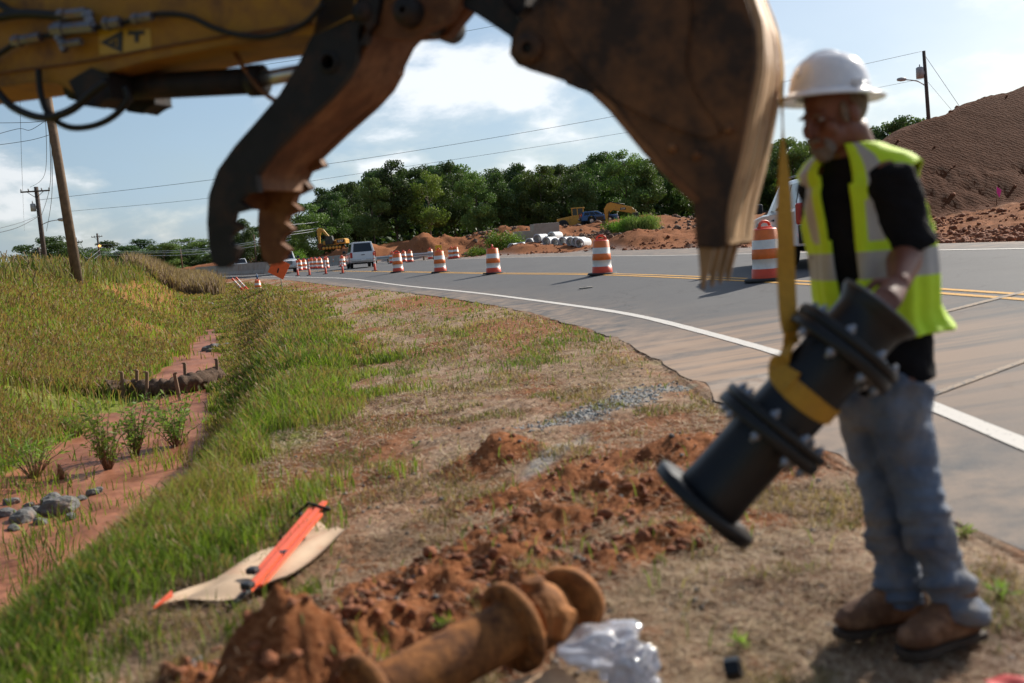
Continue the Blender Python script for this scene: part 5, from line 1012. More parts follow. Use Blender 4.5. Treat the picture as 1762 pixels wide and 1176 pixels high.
# stiffener plate outline on the side
b = MB(); plate(b, smooth2([(960, -150), (955, 30), (1000, 110), (1060, 170), (1150, 215), (1215, 235), (1240, 225), (1215, 190), (1180, 120), (1190, 30), (1180, -150)], 2), [], -.012, .012); b.build('stiffener', 'rust_steel' if 0 else 'bucket_side', t, bevel=.003)
for px, py in ((1157, 255), (1198, 268), (1183, 166), (1255, 222)):
    b = MB(); b.lathe([(.001, -.012), (.012, -.012), (.014, 0)], 10, base=PM(px, py, 0), axis=MW); b.build('bolt_head', 'rust_steel', t)
b = MB(); q = PM(906, 82, -.02); b.lathe([(.016, 0), (.042, 0), (.045, .01), (.045, .08), (.016, .08), (.016, 0)], 22, base=q, axis=MW); b.build('pin_boss', 'bucket_side', t)
b = MB(); b.lathe([(.001, .01), (.016, .01), (.016, .6), (.001, .6)], 14, base=q, axis=MW); b.build('pin', 'black_steel', t)
for k in range(4):
    o_ = .005+k*.142; b = MB(); wd_ = .062
    A_ = [(1197, 348), (1249, 350), (1232, 425), (1200, 425)]; plate(b, A_, [], o_, wd_); b.build('tooth_adapter', 'rust_steel' if k else 'bucket_side', t, bevel=.006)
    b = MB(); P0 = [PM(x, y)+MW*(o_+.006) for x, y in ((1198, 412), (1230, 412))]; P1 = [PM(x, y)+MW*(o_+.022) for x, y in ((1203, 500), (1208, 501))]; b.rings([[P0[0], P0[1], P0[1]+MW*(wd_-.012), P0[0]+MW*(wd_-.012)], [P1[0], P1[1], P1[1]+MW*(wd_-.048), P1[0]+MW*(wd_-.048)]], sm=False); b.build('tooth', 'tooth' if k else 'tooth', t, bevel=.003)
b = MB(); q = PM(1272, 402, .42); b.lathe([(.001, -.02), (.018, -.018), (.026, 0), (.018, .018), (.001, .02)], 14, base=q, axis=MU); b.build('tooth_pin_cap', 'sticker', t)
# ------------------------------------------------------------------ hanging pipe spool and sling
A_, B_ = PY(1207, 873, 2.84), PY(1513, 531, 2.80); AX = (B_-A_).normalized(); LN = (B_-A_).length
t = thing('flanged_pipe', 'black flanged iron pipe hanging tilted in the yellow sling, held by the worker', 'pipe', A_)
h2, h3 = LN*.382, LN*.785; rp = .101; SD_, _ = frame_from(AX)
b = MB(); b.lathe([(.092, .0), (.092, .002), (rp, .02), (rp+.004, .05), (rp, .09), (rp, h2-.06), (rp+.006, h2), (rp, h2+.06), (rp, h3-.05), (rp+.005, h3), (rp+.002, h3+.06), (.101, h3+.07), (.101, LN-.05), (.108, LN-.03), (.122, LN-.006), (.122, LN), (.100, LN), (.082, LN-.05), (.080, .0), (.092, 0)], 40, base=A_, axis=AX); b.build('pipe_barrel', 'black_pipe', t)
b = MB(); b.lathe([(.098, LN+.001), (.121, LN+.001), (.1225, LN-.004), (.1225, LN+.006), (.098, LN+.006), (.098, LN+.001)], 40, base=A_, axis=AX); b.build('rim', 'zinc', t)
for h_, rr in ((.012, .172), (h2, .172), (h3, .168)):
    b = MB(); b.lathe([(rp-.005, -.018), (rr-.004, -.018), (rr, -.013), (rr, .013), (rr-.004, .018), (rp-.005, .018)], 44, base=A_+AX*h_, axis=AX)
    if h_ > .1: b.lathe([(rp-.005, .020), (rr-.004, .020), (rr, .024), (rr, .040), (rr-.004, .046), (rp-.005, .046)], 44, base=A_+AX*h_, axis=AX)
    fl = b.build('flange', 'black_pipe', t)
    if h_ > .1:
        a1, a2 = frame_from(AX)
        for k in range(8):
            a = 2*math.pi*(k+.5)/8; q = A_+AX*h_+(a1*math.cos(a)+a2*math.sin(a))*.140; b = MB(); b.tube([q-AX*.046, q+AX*.070], .0065, 8); b.tube([q-AX*.034, q-AX*.018], .0135, 6, sm=False); b.tube([q+AX*.046, q+AX*.060], .0135, 6, sm=False); b.build('bolt', 'bolt', fl)
t = thing('sling', 'yellow webbing sling running over the bucket and looped under the black pipe', 'sling', PY(1350, 400, 2.95))
def ribbon(b, pts, wds, dirs, th=.004):
    P = [Vector(p) for p in pts]; rr = []
    for i, p in enumerate(P):
        d_ = (P[min(i+1, len(P)-1)]-P[max(i-1, 0)]).normalized(); w_ = Vector(dirs[i]); w_ = (w_-d_*w_.dot(d_)).normalized(); n_ = d_.cross(w_); h_ = wds[i]/2
        rr.append([p-w_*h_-n_*th/2, p+w_*h_-n_*th/2, p+w_*h_+n_*th/2, p-w_*h_+n_*th/2])
    b.rings(rr, sm=False)
def sp_pts(keys, n=6):     # keys: (point, width, angle of the band around the vertical)
    P = spline([k[0] for k in keys], n); W_ = spline([(k[1], k[2], 0) for k in keys], n); return P, [q.x for q in W_], [Vector((math.cos(q.y), math.sin(q.y), 0)) for q in W_]
b = MB(); keys = [(PM(1300, -40, .31), .05, R(68)), (PM(1322, 10, .31), .05, R(68)), (PM(1338, 55, .31), .05, R(68)), (PM(1346, 115, .31), .05, R(66)), (PM(1345, 170, .31), .05, R(66)), (PY(1347, 225, 3.0), .05, R(72)), (PY(1349, 300, 2.98), .05, R(40)), (PY(1351, 400, 2.95), .054, R(12)), (PY(1353, 480, 2.93), .054, R(2)), (PY(1357, 555, 2.86), .05, R(10)), (PY(1361, 590, 2.83), .034, R(40))]
P, W_, D_ = sp_pts(keys); ribbon(b, P, W_, D_); b.build('strap', 'sling', t)
hc = A_+AX*(LN*.585); a1, a2 = frame_from(AX); tocam = (Vector(CAM)-hc); tocam = (tocam-AX*tocam.dot(AX)).normalized(); sdv = AX.cross(tocam)
if proj(hc+sdv*.1)[0] > proj(hc)[0]: sdv = -sdv
b = MB(); pts = []; wd_ = []; dr = []
for k in range(41):
    a = R(-30)+R(330)*k/40; s_ = .018*math.sin(a*1.0); pts.append(hc+(sdv*math.cos(a)+tocam*math.sin(a))*(rp+.006)-AX*s_); wd_.append(.062-.014*math.cos(a)**2); dr.append(AX)
ribbon(b, pts, wd_, dr, .006); b.build('loop', 'sling', t)
b = MB(); top_ = PY(1361, 588, 2.83); e0 = hc+sdv*(rp+.012)*.85+tocam*(rp+.012)*.5; e1_ = hc+sdv*(rp+.012)*.9-tocam*(rp)*.45
P = spline([top_+Vector((0, 0, .03)), top_, top_.lerp(e0, .5)+tocam*.01, e0, hc+(sdv*.35+tocam*.94)*(rp+.012)], 6); ribbon(b, P, [.04+.022*i/len(P) for i in range(len(P))], [AX.lerp(Vector((.8, .5, 0)), max(0, 1-i/8)) for i in range(len(P))], .006)
P = spline([top_+Vector((0, .01, .03)), top_+Vector((0, .01, 0)), top_.lerp(e1_, .5), e1_], 6); ribbon(b, P, [.04]*len(P), [AX.lerp(Vector((.8, .5, 0)), max(0, 1-i/8)) for i in range(len(P))], .006)
b.build('choker', 'sling', t)
# ------------------------------------------------------------------ the worker
def remesh(b, name, voxel, mats, parent, smooth=2, disp=None):
    me = b.mesh('tmp', mats); o = bpy.data.objects.new('tmp', me); COL.objects.link(o); m_ = o.modifiers.new('r', 'REMESH'); m_.mode = 'VOXEL'; m_.voxel_size = voxel; m_.use_smooth_shade = True
    if smooth: s_ = o.modifiers.new('s', 'SMOOTH'); s_.iterations = smooth; s_.factor = .5
    dg = bpy.context.evaluated_depsgraph_get(); me2 = bpy.data.meshes.new_from_object(o.evaluated_get(dg)); bpy.data.objects.remove(o); me2.name = name
    if disp:
        n = len(me2.vertices); co = np.empty(n*3); me2.vertices.foreach_get('co', co); no = np.empty(n*3); me2.vertices.foreach_get('normal', no); co = co.reshape(-1, 3); no = no.reshape(-1, 3); co = co+no*disp(co)[:, None]; me2.vertices.foreach_set('co', co.ravel())
    me2.transform(wmat(parent).inverted()); me2.polygons.foreach_set('use_smooth', [True]*len(me2.polygons)); me2.materials.clear(); me2.materials.append(MT[mats]); return link(name, me2, parent)
def etube(b, pts, rad, side, n=20):
    """tube with elliptical sections: rad = (half width along side, half depth)"""
    P = [Vector(p) for p in pts]; rr = []; L = len(P)
    for i, p in enumerate(P):
        d_ = (P[min(i+1, L-1)]-P[max(i-1, 0)]).normalized(); s_ = Vector(side); s_ = (s_-d_*s_.dot(d_)).normalized(); f_ = d_.cross(s_); a, c_ = rad[i]; rr.append([p+s_*a*math.cos(2*math.pi*k/n)+f_*c_*math.sin(2*math.pi*k/n) for k in range(n)])
    b.rings(rr)
def ball(b, c_, r3, ax=None, n=14):
    X, Y, Z = ax or (Vector((1, 0, 0)), Vector((0, 1, 0)), Vector((0, 0, 1))); c_ = Vector(c_); rr = []
    for i in range(n+1):
        f = math.pi*i/n; rr.append([c_+Z*(-math.cos(f)*r3[2])+(X*math.cos(2*math.pi*k/16)*r3[0]+Y*math.sin(2*math.pi*k/16)*r3[1])*max(math.sin(f), .02) for k in range(16)])
    b.rings(rr)
F_ = Vector((-.62, -.78, 0)).normalized(); S_ = Vector((0, 0, 1)).cross(F_).normalized(); ZZ = Vector((0, 0, 1))
footL, footR = PZ(1630, 1115, .02), PZ(1528, 1082, .02)
W = thing('person', 'worker in a white full brim hard hat, hi-vis vest and jeans steadying the pipe', 'person', ((footL+footR)/2)*1.0)
PEL, WAI, CHE, UCH, NKB, NKT, HEA = PY(1520, 655, 3.10), PY(1514, 570, 3.13), PY(1494, 425, 3.15), PY(1484, 335, 3.15), PY(1474, 278, 3.14), PY(1459, 232, 3.11), PY(1432, 196, 3.09)
SHL, ELL, WRL, HDL = PY(1533, 308, 3.00), PY(1560, 430, 3.06), PY(1546, 490, 2.86), PY(1530, 510, 2.80)
SHR, ELR, WRR, HDR = PY(1412, 318, 3.26), PY(1440, 440, 3.32), PY(1440, 560, 3.13), PY(1440, 600, 3.08)
BTL, BTR = PZ(1630, 1110, 0), PZ(1530, 1083, 0); TDL, TDR = Vector((-.88, -.36, 0)).normalized(), Vector((-.92, -.15, 0)).normalized()
HPL, KNL, ANL = PY(1543, 690, 3.05), PY(1580, 865, 2.97), BTL-TDL*.05+Vector((0, 0, .13)); HPR, KNR, ANR = PY(1490, 690, 3.18), PY(1520, 850, 3.12), BTR-TDR*.05+Vector((0, 0, .13))
# head axes
HF = Vector((-.92, -.38, -.30)).normalized(); HX = HF.cross(ZZ).normalized(); HZ = HX.cross(HF).normalized()
def H(x, y, z): return HEA+HX*x+HF*y+HZ*z
b = MB()
etube(b, [PEL, WAI, CHE, UCH, NKB], [(.15, .11), (.145, .105), (.165, .11), (.17, .10), (.09, .075)], S_)
etube(b, [NKB-ZZ*.03, NKB.lerp(NKT, .5), NKT, HEA-ZZ*.03], [(.080, .075), (.068, .070), (.066, .068), (.060, .065)], S_)
ball(b, H(0, -.015, .03), (.076, .097, .098), (HX, HF, HZ)); ball(b, H(0, .03, -.055), (.060, .066, .058), (HX, HF, HZ)); ball(b, H(0, .068, -.095), (.034, .028, .028), (HX, HF, HZ)); ball(b, H(0, .072, .016), (.055, .018, .014), (HX, HF, HZ))
ball(b, H(0, .092, -.018), (.012, .022, .034), (HX, HF, HZ)); ball(b, H(0, .108, -.034), (.018, .015, .013), (HX, HF, HZ)); ball(b, H(0, .083, -.066), (.026, .014, .008), (HX, HF, HZ)); ball(b, H(0, .08, -.079), (.024, .014, .008), (HX, HF, HZ))
for s in (-1, 1): ball(b, H(s*.080, -.012, -.012), (.010, .022, .034), (HX, HF, HZ)); ball(b, H(s*.045, .062, -.03), (.024, .022, .028), (HX, HF, HZ))
etube(b, [SHL, SHL.lerp(ELL, .4), ELL, ELL.lerp(WRL, .35), WRL], [(.058, .060), (.054, .057), (.050, .052), (.053, .052), (.032, .027)], F_); etube(b, [SHR, SHR.lerp(ELR, .4), ELR, ELR.lerp(WRR, .35), WRR], [(.055, .058), (.048, .05), (.042, .043), (.044, .042), (.029, .023)], F_)
etube(b, [NKB-ZZ*.05, NKB.lerp(SHL, .5)-ZZ*.02, SHL], [(.06, .07), (.055, .06), (.05, .055)], F_); etube(b, [NKB-ZZ*.05, NKB.lerp(SHR, .5)-ZZ*.02, SHR], [(.06, .07), (.055, .06), (.05, .055)], F_)
etube(b, [PEL+S_*.06, HPL, HPL.lerp(KNL, .5), KNL, KNL.lerp(ANL, .4), ANL], [(.09, .1), (.085, .09), (.07, .075), (.053, .058), (.052, .055), (.035, .04)], S_); etube(b, [PEL-S_*.06, HPR, HPR.lerp(KNR, .5), KNR, KNR.lerp(ANR, .4), ANR], [(.09, .1), (.085, .09), (.07, .075), (.053, .058), (.052, .055), (.035, .04)], S_)
def hand(b, wr, kn, down, tdir):
    """wrist, knuckle centre, direction the fingers curl towards, side the thumb leaves from"""
    f = (kn-wr).normalized(); dn = (down-f*down.dot(f)).normalized(); sd_ = f.cross(dn).normalized()
    if sd_.dot(tdir) < 0: sd_ = -sd_
    etube(b, [wr-f*.01, wr.lerp(kn, .5), kn], [(.028, .019), (.038, .017), (.041, .014)], sd_, 14)
    for k, (ofs, ln) in enumerate(((.030, .92), (.010, 1.0), (-.011, .95), (-.031, .78))):
        p0 = kn+sd_*ofs-f*.008; p1 = p0+(f*.9+dn*.35).normalized()*.040*ln; p2 = p1+(f*.15+dn).normalized()*.028*ln; p3 = p2+(dn*.9-f*.45).normalized()*.022*ln
        b.tube([p0, p0.lerp(p1, .5), p1, p2, p3], [.0105, .0098, .0098, .0088, .0062], 9)
    q0 = wr.lerp(kn, .25)+sd_*.028; q1 = q0+(sd_*.7+f*.55+dn*.35).normalized()*.036; q2 = q1+(f*.7+dn*.6+sd_*.1).normalized()*.03; q3 = q2+(f*.4+dn*.8-sd_*.3).normalized()*.022; b.tube([q0-sd_*.01, q0, q1, q2, q3], [.014, .0135, .012, .010, .007], 9)
hand(b, WRL, HDL, (A_+AX*(LN-.03))-HDL, Vector((-1, 0, .4))); hand(b, WRR, HDR, (A_+AX*(LN*.8))-HDR, Vector((0, 0, 1)))
for an, ft in ((ANL, BTL), (ANR, BTR)): etube(b, [an, an.lerp(ft, .4), ft+ZZ*.05], [(.036, .04), (.036, .04), (.036, .04)], S_)
remesh(b, 'body', .0055, 'skin', W, 3)
for s in (-1, 1):
    b = MB(); ball(b, H(s*.031, .074, .001), (.012, .010, .006), (HX, HF, HZ), 8); ey = b.build('eye', 'eye', W); b = MB(); ball(b, H(s*.031, .083, .0), (.0045, .002, .0045), (HX, HF, HZ), 8); b.build('pupil', 'black_plastic', ey)
    b = MB(); ball(b, H(s*.031, .085, .016), (.022, .005, .005), (HX, HF, HZ), 8); b.build('eyebrow', 'hair', W)

b = MB(); ball(b, H(0, .071, -.100), (.034, .030, .030), (HX, HF, HZ)); ball(b, H(0, .097, -.055), (.030, .010, .009), (HX, HF, HZ))
for s in (-1, 1): ball(b, H(s*.034, .068, -.078), (.012, .022, .030), (HX, HF, HZ))
remesh(b, 'beard', .004, 'beard', W, 2, lambda c: (fbm(c[:, 0]*300, c[:, 2]*300, 2, 5)-.5)*.004)
b = MB(); ball(b, H(0, -.04, .018), (.082, .083, .085), (HX, HF, HZ))
for s in (-1, 1): ball(b, H(s*.074, .018, .0), (.008, .016, .035), (HX, HF, HZ))
remesh(b, 'hair', .005, 'hair', W, 2)
# hard hat
HC = H(0, -.008, .050); hf2 = Vector((-.90, -.42, .03)).normalized(); hx2 = hf2.cross(ZZ).normalized(); hz2 = hx2.cross(hf2).normalized(); b = MB(); rr = []
def hring(rx, ry, z, nn=48): return [HC+hx2*rx*math.cos(2*math.pi*k/nn)+hf2*ry*math.sin(2*math.pi*k/nn)+hz2*(z) for k in range(nn)]
for rx, ry, z in ((.100, .118, -.004), (.150, .172, -.012), (.153, .175, -.008), (.150, .172, -.004), (.118, .136, .008), (.112, .130, .016), (.110, .128, .03), (.105, .122, .06), (.094, .109, .088), (.076, .09, .110), (.05, .06, .125), (.02, .025, .131), (.001, .001, .132)): rr.append(hring(rx, ry, z))
rr2 = [hring(.098, .116, -.004), hring(.098, .115, .03), hring(.085, .1, .085), hring(.04, .05, .115), hring(.001, .001, .12)]
b.rings(rr2[::-1]+rr, cap=False); hh = b.build('hard_hat', 'helmet', W)
b = MB(); P = [HC+hf2*(.128*math.cos(a))*.98+hz2*(.016+.118*math.sin(a)) for a in [math.pi*k/20 for k in range(2, 19)]]; b.tube(P, .010, 8); P = [HC+hf2*.122*math.sin(a)+hx2*.108*math.cos(a)+hz2*.026 for a in [2*math.pi*k/36 for k in range(37)]]; b.tube(P, .005, 6, cap=False)
for s in (-1, 1): b.box(HC+hx2*s*.114+hz2*.026, (.03, .03, .02), bev=.006)
b.build('hat_ridge', 'helmet', hh)
# shirt
b = MB(); etube(b, [PY(1528, 668, 3.10), PY(1518, 630, 3.11), WAI, WAI.lerp(CHE, .5), CHE, UCH, UCH.lerp(NKB, .7), NKB.lerp(NKT, .40)], [(.156, .128), (.154, .124), (.152, .120), (.166, .122), (.178, .125), (.180, .112), (.135, .105), (.083, .088)], S_, 28)
SLE = SHL.lerp(ELL, .93)
etube(b, [NKB-ZZ*.06, NKB.lerp(SHL, .6)-ZZ*.040, SHL-ZZ*.018, SHL.lerp(ELL, .35), SHL.lerp(ELL, .7), SLE], [(.07, .08), (.074, .07), (.076, .078), (.078, .082), (.082, .088), (.090, .094)], F_, 24)
SRE = SHR.lerp(ELR, .85); etube(b, [NKB-ZZ*.06, NKB.lerp(SHR, .6)-ZZ*.040, SHR-ZZ*.018, SHR.lerp(ELR, .5), SRE], [(.07, .08), (.072, .07), (.072, .074), (.076, .08), (.080, .086)], F_, 24)
remesh(b, 'shirt', .008, 'black_cloth', W, 3, lambda c: (fbm(c[:, 0]*9+c[:, 2]*14, c[:, 2]*7-c[:, 1]*9, 3, 9)-.5)*.030)
# vest
cen = spline([PY(1528, 572, 3.11), WAI.lerp(CHE, .25), CHE, UCH, UCH.lerp(NKB, .6), NKB.lerp(NKT, .62)], 12); L = len(cen)-1; av = [(0, .180, .148), (.2, .178, .144), (.42, .190, .143), (.62, .202, .142), (.76, .204, .130), (.84, .196, .118), (.90, .165, .102), (.95, .115, .092), (1, .084, .086)]
av = np.array(av); NV, NT = 90, 120; V = []; rs_ = []
for i in range(NV+1):
    v = i/NV; q = v*L; k = min(int(q), L-1); c_ = cen[k].lerp(cen[k+1], q-k); a = np.interp(v, av[:, 0], av[:, 1]); d_ = np.interp(v, av[:, 0], av[:, 2])
    for j in range(NT):
        th = 2*math.pi*j/NT; ct, s2 = math.cos(th), math.sin(th); fl = 1+.14*max(0, 1-v/.72)**.9*max(0, math.cos(th+R(42)))**1.5+(.05*math.sin(th*9+v*4)+.035*math.sin(th*17+v*9))*max(0, 1-v/.8)+.02*math.sin(v*24+th*3); V.append(c_+(S_*a*ct+F_*d_*s2)*fl+ZZ*(.012*max(0, 1-v/.3)*math.cos(th+R(30))))
b = MB(); Fc = []; Mi_ = []
for i in range(NV):
    v = (i+.5)/NV
    for j in range(NT):
        th = (j+.5)/NT*360; df = abs((th-100+180) % 360-180); gap = 9+8*v
        if df < gap: continue
        dl = abs((th+180) % 360-180); dr_ = abs(th-180)
        ah = .0
        if .46 < v < .86:
            ah = 46*math.sin(math.pi*min(max((v-.46)/.40, 0), 1))**.5
        if dl < ah or dr_ < ah: continue
        tape = .31 < v < .39 or (v > .42 and (gap+13 < df < gap+27 or gap+13 < 180-df+gap < gap+27))
        Fc.append((i*NT+j, i*NT+(j+1) % NT, (i+1)*NT+(j+1) % NT, (i+1)*NT+j)); Mi_.append(1 if tape else 0)
b.v = V; b.f = Fc; b.m = Mi_; b.sm = [True]*len(Fc); me = b.mesh('vest', ['hivis', 'tape'], fix=False)
o = bpy.data.objects.new('tmp', me); COL.objects.link(o); s_ = o.modifiers.new('s', 'SOLIDIFY'); s_.thickness = .006; s_.offset = 1; dg = bpy.context.evaluated_depsgraph_get(); me2 = bpy.data.meshes.new_from_object(o.evaluated_get(dg)); bpy.data.objects.remove(o)
bm = bmesh.new(); bm.from_mesh(me2); lo_ = [v for v in bm.verts if not v.link_faces]; bmesh.ops.delete(bm, geom=lo_, context='VERTS'); bmesh.ops.recalc_face_normals(bm, faces=bm.faces); bm.to_mesh(me2); bm.free()
me2.transform(Matrix.Translation(W.location).inverted()); me2.name = 'vest'; link('vest', me2, W)
# jeans and belt
b = MB(); etube(b, [PY(1522, 648, 3.10), PEL, PY(1521, 700, 3.10), PY(1524, 735, 3.09)], [(.146, .118), (.150, .122), (.146, .122), (.11, .10)], S_, 28)
etube(b, [PEL+S_*.07, HPL, HPL.lerp(KNL, .5), KNL, KNL.lerp(ANL, .5), ANL, ANL-ZZ*.045], [(.095, .115), (.098, .11), (.088, .095), (.076, .082), (.076, .080), (.072, .078), (.068, .072)], S_, 24)
etube(b, [PEL-S_*.07, HPR, HPR.lerp(KNR, .5), KNR, KNR.lerp(ANR, .5), ANR, ANR-ZZ*.045], [(.095, .115), (.098, .11), (.088, .095), (.076, .082), (.073, .077), (.072, .078), (.068, .072)], S_, 24)
zk = KNL.z
def folds(c):
    z = c[:, 2]; low = np.clip((.55-z)/.4, 0, 1)+.35; d1 = fbm(c[:, 0]*5+z*6, z*22+c[:, 1]*6, 3, 41)-.5; d2 = fbm(c[:, 0]*9, z*9-c[:, 0]*12, 3, 43)-.5; return d1*.058*low+d2*.030
remesh(b, 'jeans', .008, 'denim', W, 2, folds)
# boots
def boot(ft, an, toe_dir, nm):
    b = MB(); d_ = Vector(toe_dir).normalized(); sd_ = ZZ.cross(d_); base = Vector((ft.x, ft.y, 0.0))
    hz_ = base-d_*.09; rr = []
    for t_, wv, hb, ht in ((-.125, .028, .02, .10), (-.105, .042, .006, .14), (-.05, .046, .005, .165), (.02, .044, .005, .135), (.07, .047, .005, .105), (.12, .049, .006, .088), (.155, .043, .012, .074), (.178, .022, .022, .050)):
        c_ = base+d_*t_+ZZ*((hb+ht)/2+.012); hh_ = (ht-hb)/2; rr.append([c_+sd_*wv*math.copysign(abs(math.cos(a))**.75, math.cos(a))+ZZ*hh_*math.copysign(abs(math.sin(a))**.75, math.sin(a)) for a in [2*math.pi*k/20 for k in range(20)]])
    b.rings(rr); etube(b, [base-d_*.055+ZZ*.07, base-d_*.06+ZZ*.13, an+Vector((0, 0, .04))], [(.048, .058), (.050, .056), (.056, .060)], sd_, 20)
    bt = remesh(b, 'boot', .006, 'leather', W, 3, lambda c: (fbm(c[:, 0]*30, c[:, 2]*40+c[:, 1]*20, 3, 3)-.5)*.008)
    b = MB(); out_ = []
    for t_, wv in ((-.135, .02), (-.125, .040), (-.06, .044), (.0, .040), (.05, .046), (.12, .056), (.165, .045), (.186, .018)): out_.append((t_, wv))
    P = [base+d_*t_+sd_*wv+ZZ*.0 for t_, wv in out_]+[base+d_*t_-sd_*wv for t_, wv in out_[::-1]]; b.prism(P, (0, 0, .024)); b.build('sole', 'sole', W, bevel=.004)
    b = MB()
    for k in range(4): c_ = base+d_*(.045-.018*k)+ZZ*(.118+.014*k); b.tube([c_+sd_*.025, c_+ZZ*.006, c_-sd_*.025], .0035, 5)
    b.build('laces', 'stake', W)
boot(BTL, ANL, TDL, 'l'); boot(BTR, ANR, TDR, 'r')
# ------------------------------------------------------------------ old rusty valve on the ground
A0, A1, A2 = PY(628, 1212, 2.64), PY(890, 1076, 2.98), PY(974, 1038, 3.12); t = thing('rusty_valve', 'orange rusted flanged pipe and valve body lying on the dirt at the bottom', 'pipe', Vector((A1.x, A1.y, 0))); ax = (A1-A0).normalized(); l1 = (A1-A0).length
b = MB(); b.lathe([(.065, 0), (.085, .01), (.088, .05), (.086, l1*.5), (.088, l1-.05), (.10, l1-.01), (.06, l1)], 32, base=A0, axis=ax); b.build('barrel', 'rust_orange', t)
for c_, rr in ((A0+ax*.015, .135), (A1-ax*.02, .142)):
    b = MB(); b.lathe([(.06, -.018), (rr-.006, -.018), (rr, -.012), (rr, .012), (rr-.006, .018), (.06, .018)], 36, base=c_, axis=ax); fl = b.build('flange', 'rust_orange', t)
    a1, a2 = frame_from(ax)
    for k in range(8):
        a = 2*math.pi*k/8; q = c_+(a1*math.cos(a)+a2*math.sin(a))*(rr-.024); b = MB(); b.tube([q-ax*.032, q+ax*.032], .011, 6, sm=False); b.build('bolt', 'rust_orange', fl)
ax2 = (A2-A1).normalized(); l2 = (A2-A1).length
b = MB(); ball(b, A1.lerp(A2, .42), (.105, .105, .11)); b.lathe([(.10, 0), (.098, .03), (.10, l2*.5), (.075, l2*.85), (.07, l2)], 28, base=A1, axis=ax2); b.tube([A1.lerp(A2, .4), A1.lerp(A2, .4)+Vector((.10, -.06, -.02))], [.07, .055], 16); b.tube([A1.lerp(A2, .4)+Vector((.0, 0, .05)), A1.lerp(A2, .35)+Vector((0, 0, .125))], [.06, .035], 16); remesh(b, 'valve_body', .006, 'rust_orange', t, 4, lambda c: (fbm(c[:, 0]*40, c[:, 2]*40, 3, 3)-.5)*.006)
axd = Vector((.45, .88, .12)).normalized(); b = MB(); b.lathe([(.001, -.005), (.05, -.005), (.085, -.018), (.112, -.02), (.118, -.012), (.118, .015), (.112, .02), (.001, .02)], 36, base=A2+ax2*.015, axis=axd); b.build('end_disc', 'rust_orange', t)
# crumpled bag
q = PZ(1050, 1130, .05); rs = np.random.RandomState(4); bm = bmesh.new(); bmesh.ops.create_icosphere(bm, subdivisions=5, radius=1)
for v in bm.verts:
    p = v.co.normalized(); n_ = mnoise.noise(p*1.3)*.8+.30*(1-abs(mnoise.noise(p*1.9+Vector((3, 1, 2))))*3)+.06*mnoise.noise(p*6); r_ = .72+n_*.75; v.co = Vector((p.x*.105*r_, p.y*.10*r_, p.z*.10*r_+.025*max(p.x+p.y, 0)+.02))
me = bpy.data.meshes.new('bag'); bm.to_mesh(me); bm.free(); me.materials.append(MT['bag']); me.polygons.foreach_set('use_smooth', [True]*len(me.polygons)); o = link('plastic_bag', me); o.location = q; o.scale = (1.5, 1.15, .72); tag(o, 'crumpled clear plastic bag on the ground right of the rusty valve', 'plastic bag')
q = PZ(1105, 1172, .03); o2 = o.copy(); COL.objects.link(o2); o2.location = q; o2.rotation_euler = (0, 1.2, 2.0); o2.scale = (.8, .7, .6); o2['label'] = 'flat scrap of clear plastic at the bottom edge beside the crumpled bag'
# folded roll-up sign
def G(px, py, dz=0): q = ground_at(px, py); return q+ZZ*dz
c4 = [G(268, 1056, .03), G(545, 925, .07), G(604, 925, .05), G(498, 1012, .05), G(425, 1042, .04)]; t = thing('folded_sign', 'folded tan backed road sign with orange ribs lying in the grass edge', 'sign', c4[3]-ZZ*.04)
b = MB(); g_ = []; NU, NW = 26, 12
for i in range(NU+1):
    u_ = i/NU; up_ = c4[0].lerp(c4[1], u_) if u_ < 1 else c4[1]; lo_ = (c4[0].lerp(c4[4], u_/.45) if u_ < .45 else c4[4].lerp(c4[3], (u_-.45)/.22) if u_ < .67 else c4[3].lerp(c4[2], (u_-.67)/.33))
    g_.append([up_.lerp(lo_, j/NW)+ZZ*(.012*math.sin(u_*14+j*.5)+.010*math.sin(j*1.1)+.0) for j in range(NW+1)])
Vv = [p for r_ in g_ for p in r_]; Ff = [(i*(NW+1)+j, i*(NW+1)+j+1, (i+1)*(NW+1)+j+1, (i+1)*(NW+1)+j) for i in range(NU) for j in range(NW)]; b.add(Vv+[p-ZZ*.006 for p in Vv], Ff+[tuple(q+len(Vv) for q in f)[::-1] for f in Ff], 0, True); b.build('sheet', 'tarp', t)
b = MB(); b.prism([G(266, 1060, .03), G(300, 1046, .05), G(298, 1038, .05)], (0, 0, .01)); b.build('orange_corner', 'rib', t)
for a_, c_, wd_ in (((428, 1040), (562, 902), .034), ((440, 1012), (542, 912), .030), ((452, 1030), (556, 925), .02)):
    p0, p1 = G(*a_, .05), G(*c_, .12); b = MB(); d_ = (p1-p0).normalized(); s_ = d_.cross(ZZ).normalized(); b.prism([p0-s_*wd_/2, p0+s_*wd_/2, p1+s_*wd_/2, p1-s_*wd_/2], ZZ*.014); b.build('rib', 'rib', t)
for px, py in ((560, 903), (430, 1043), (515, 915), (492, 985), (438, 1015), (520, 955)):
    b = MB(); b.box(G(px, py, .09), (.05, .05, .03), rot=Matrix.Rotation(px, 4, 'Z'), bev=.008); b.build('clip', 'black_plastic', t)
b = MB(); b.tube([G(505, 922, .10), G(535, 908, .14), G(572, 912, .11)], .009, 7); b.build('hinge_bar', 'black_steel', t); b = MB(); b.tube([G(398, 1056, .03), G(432, 1040, .06)], .012, 7); b.build('foot_bar', 'black_steel', t)
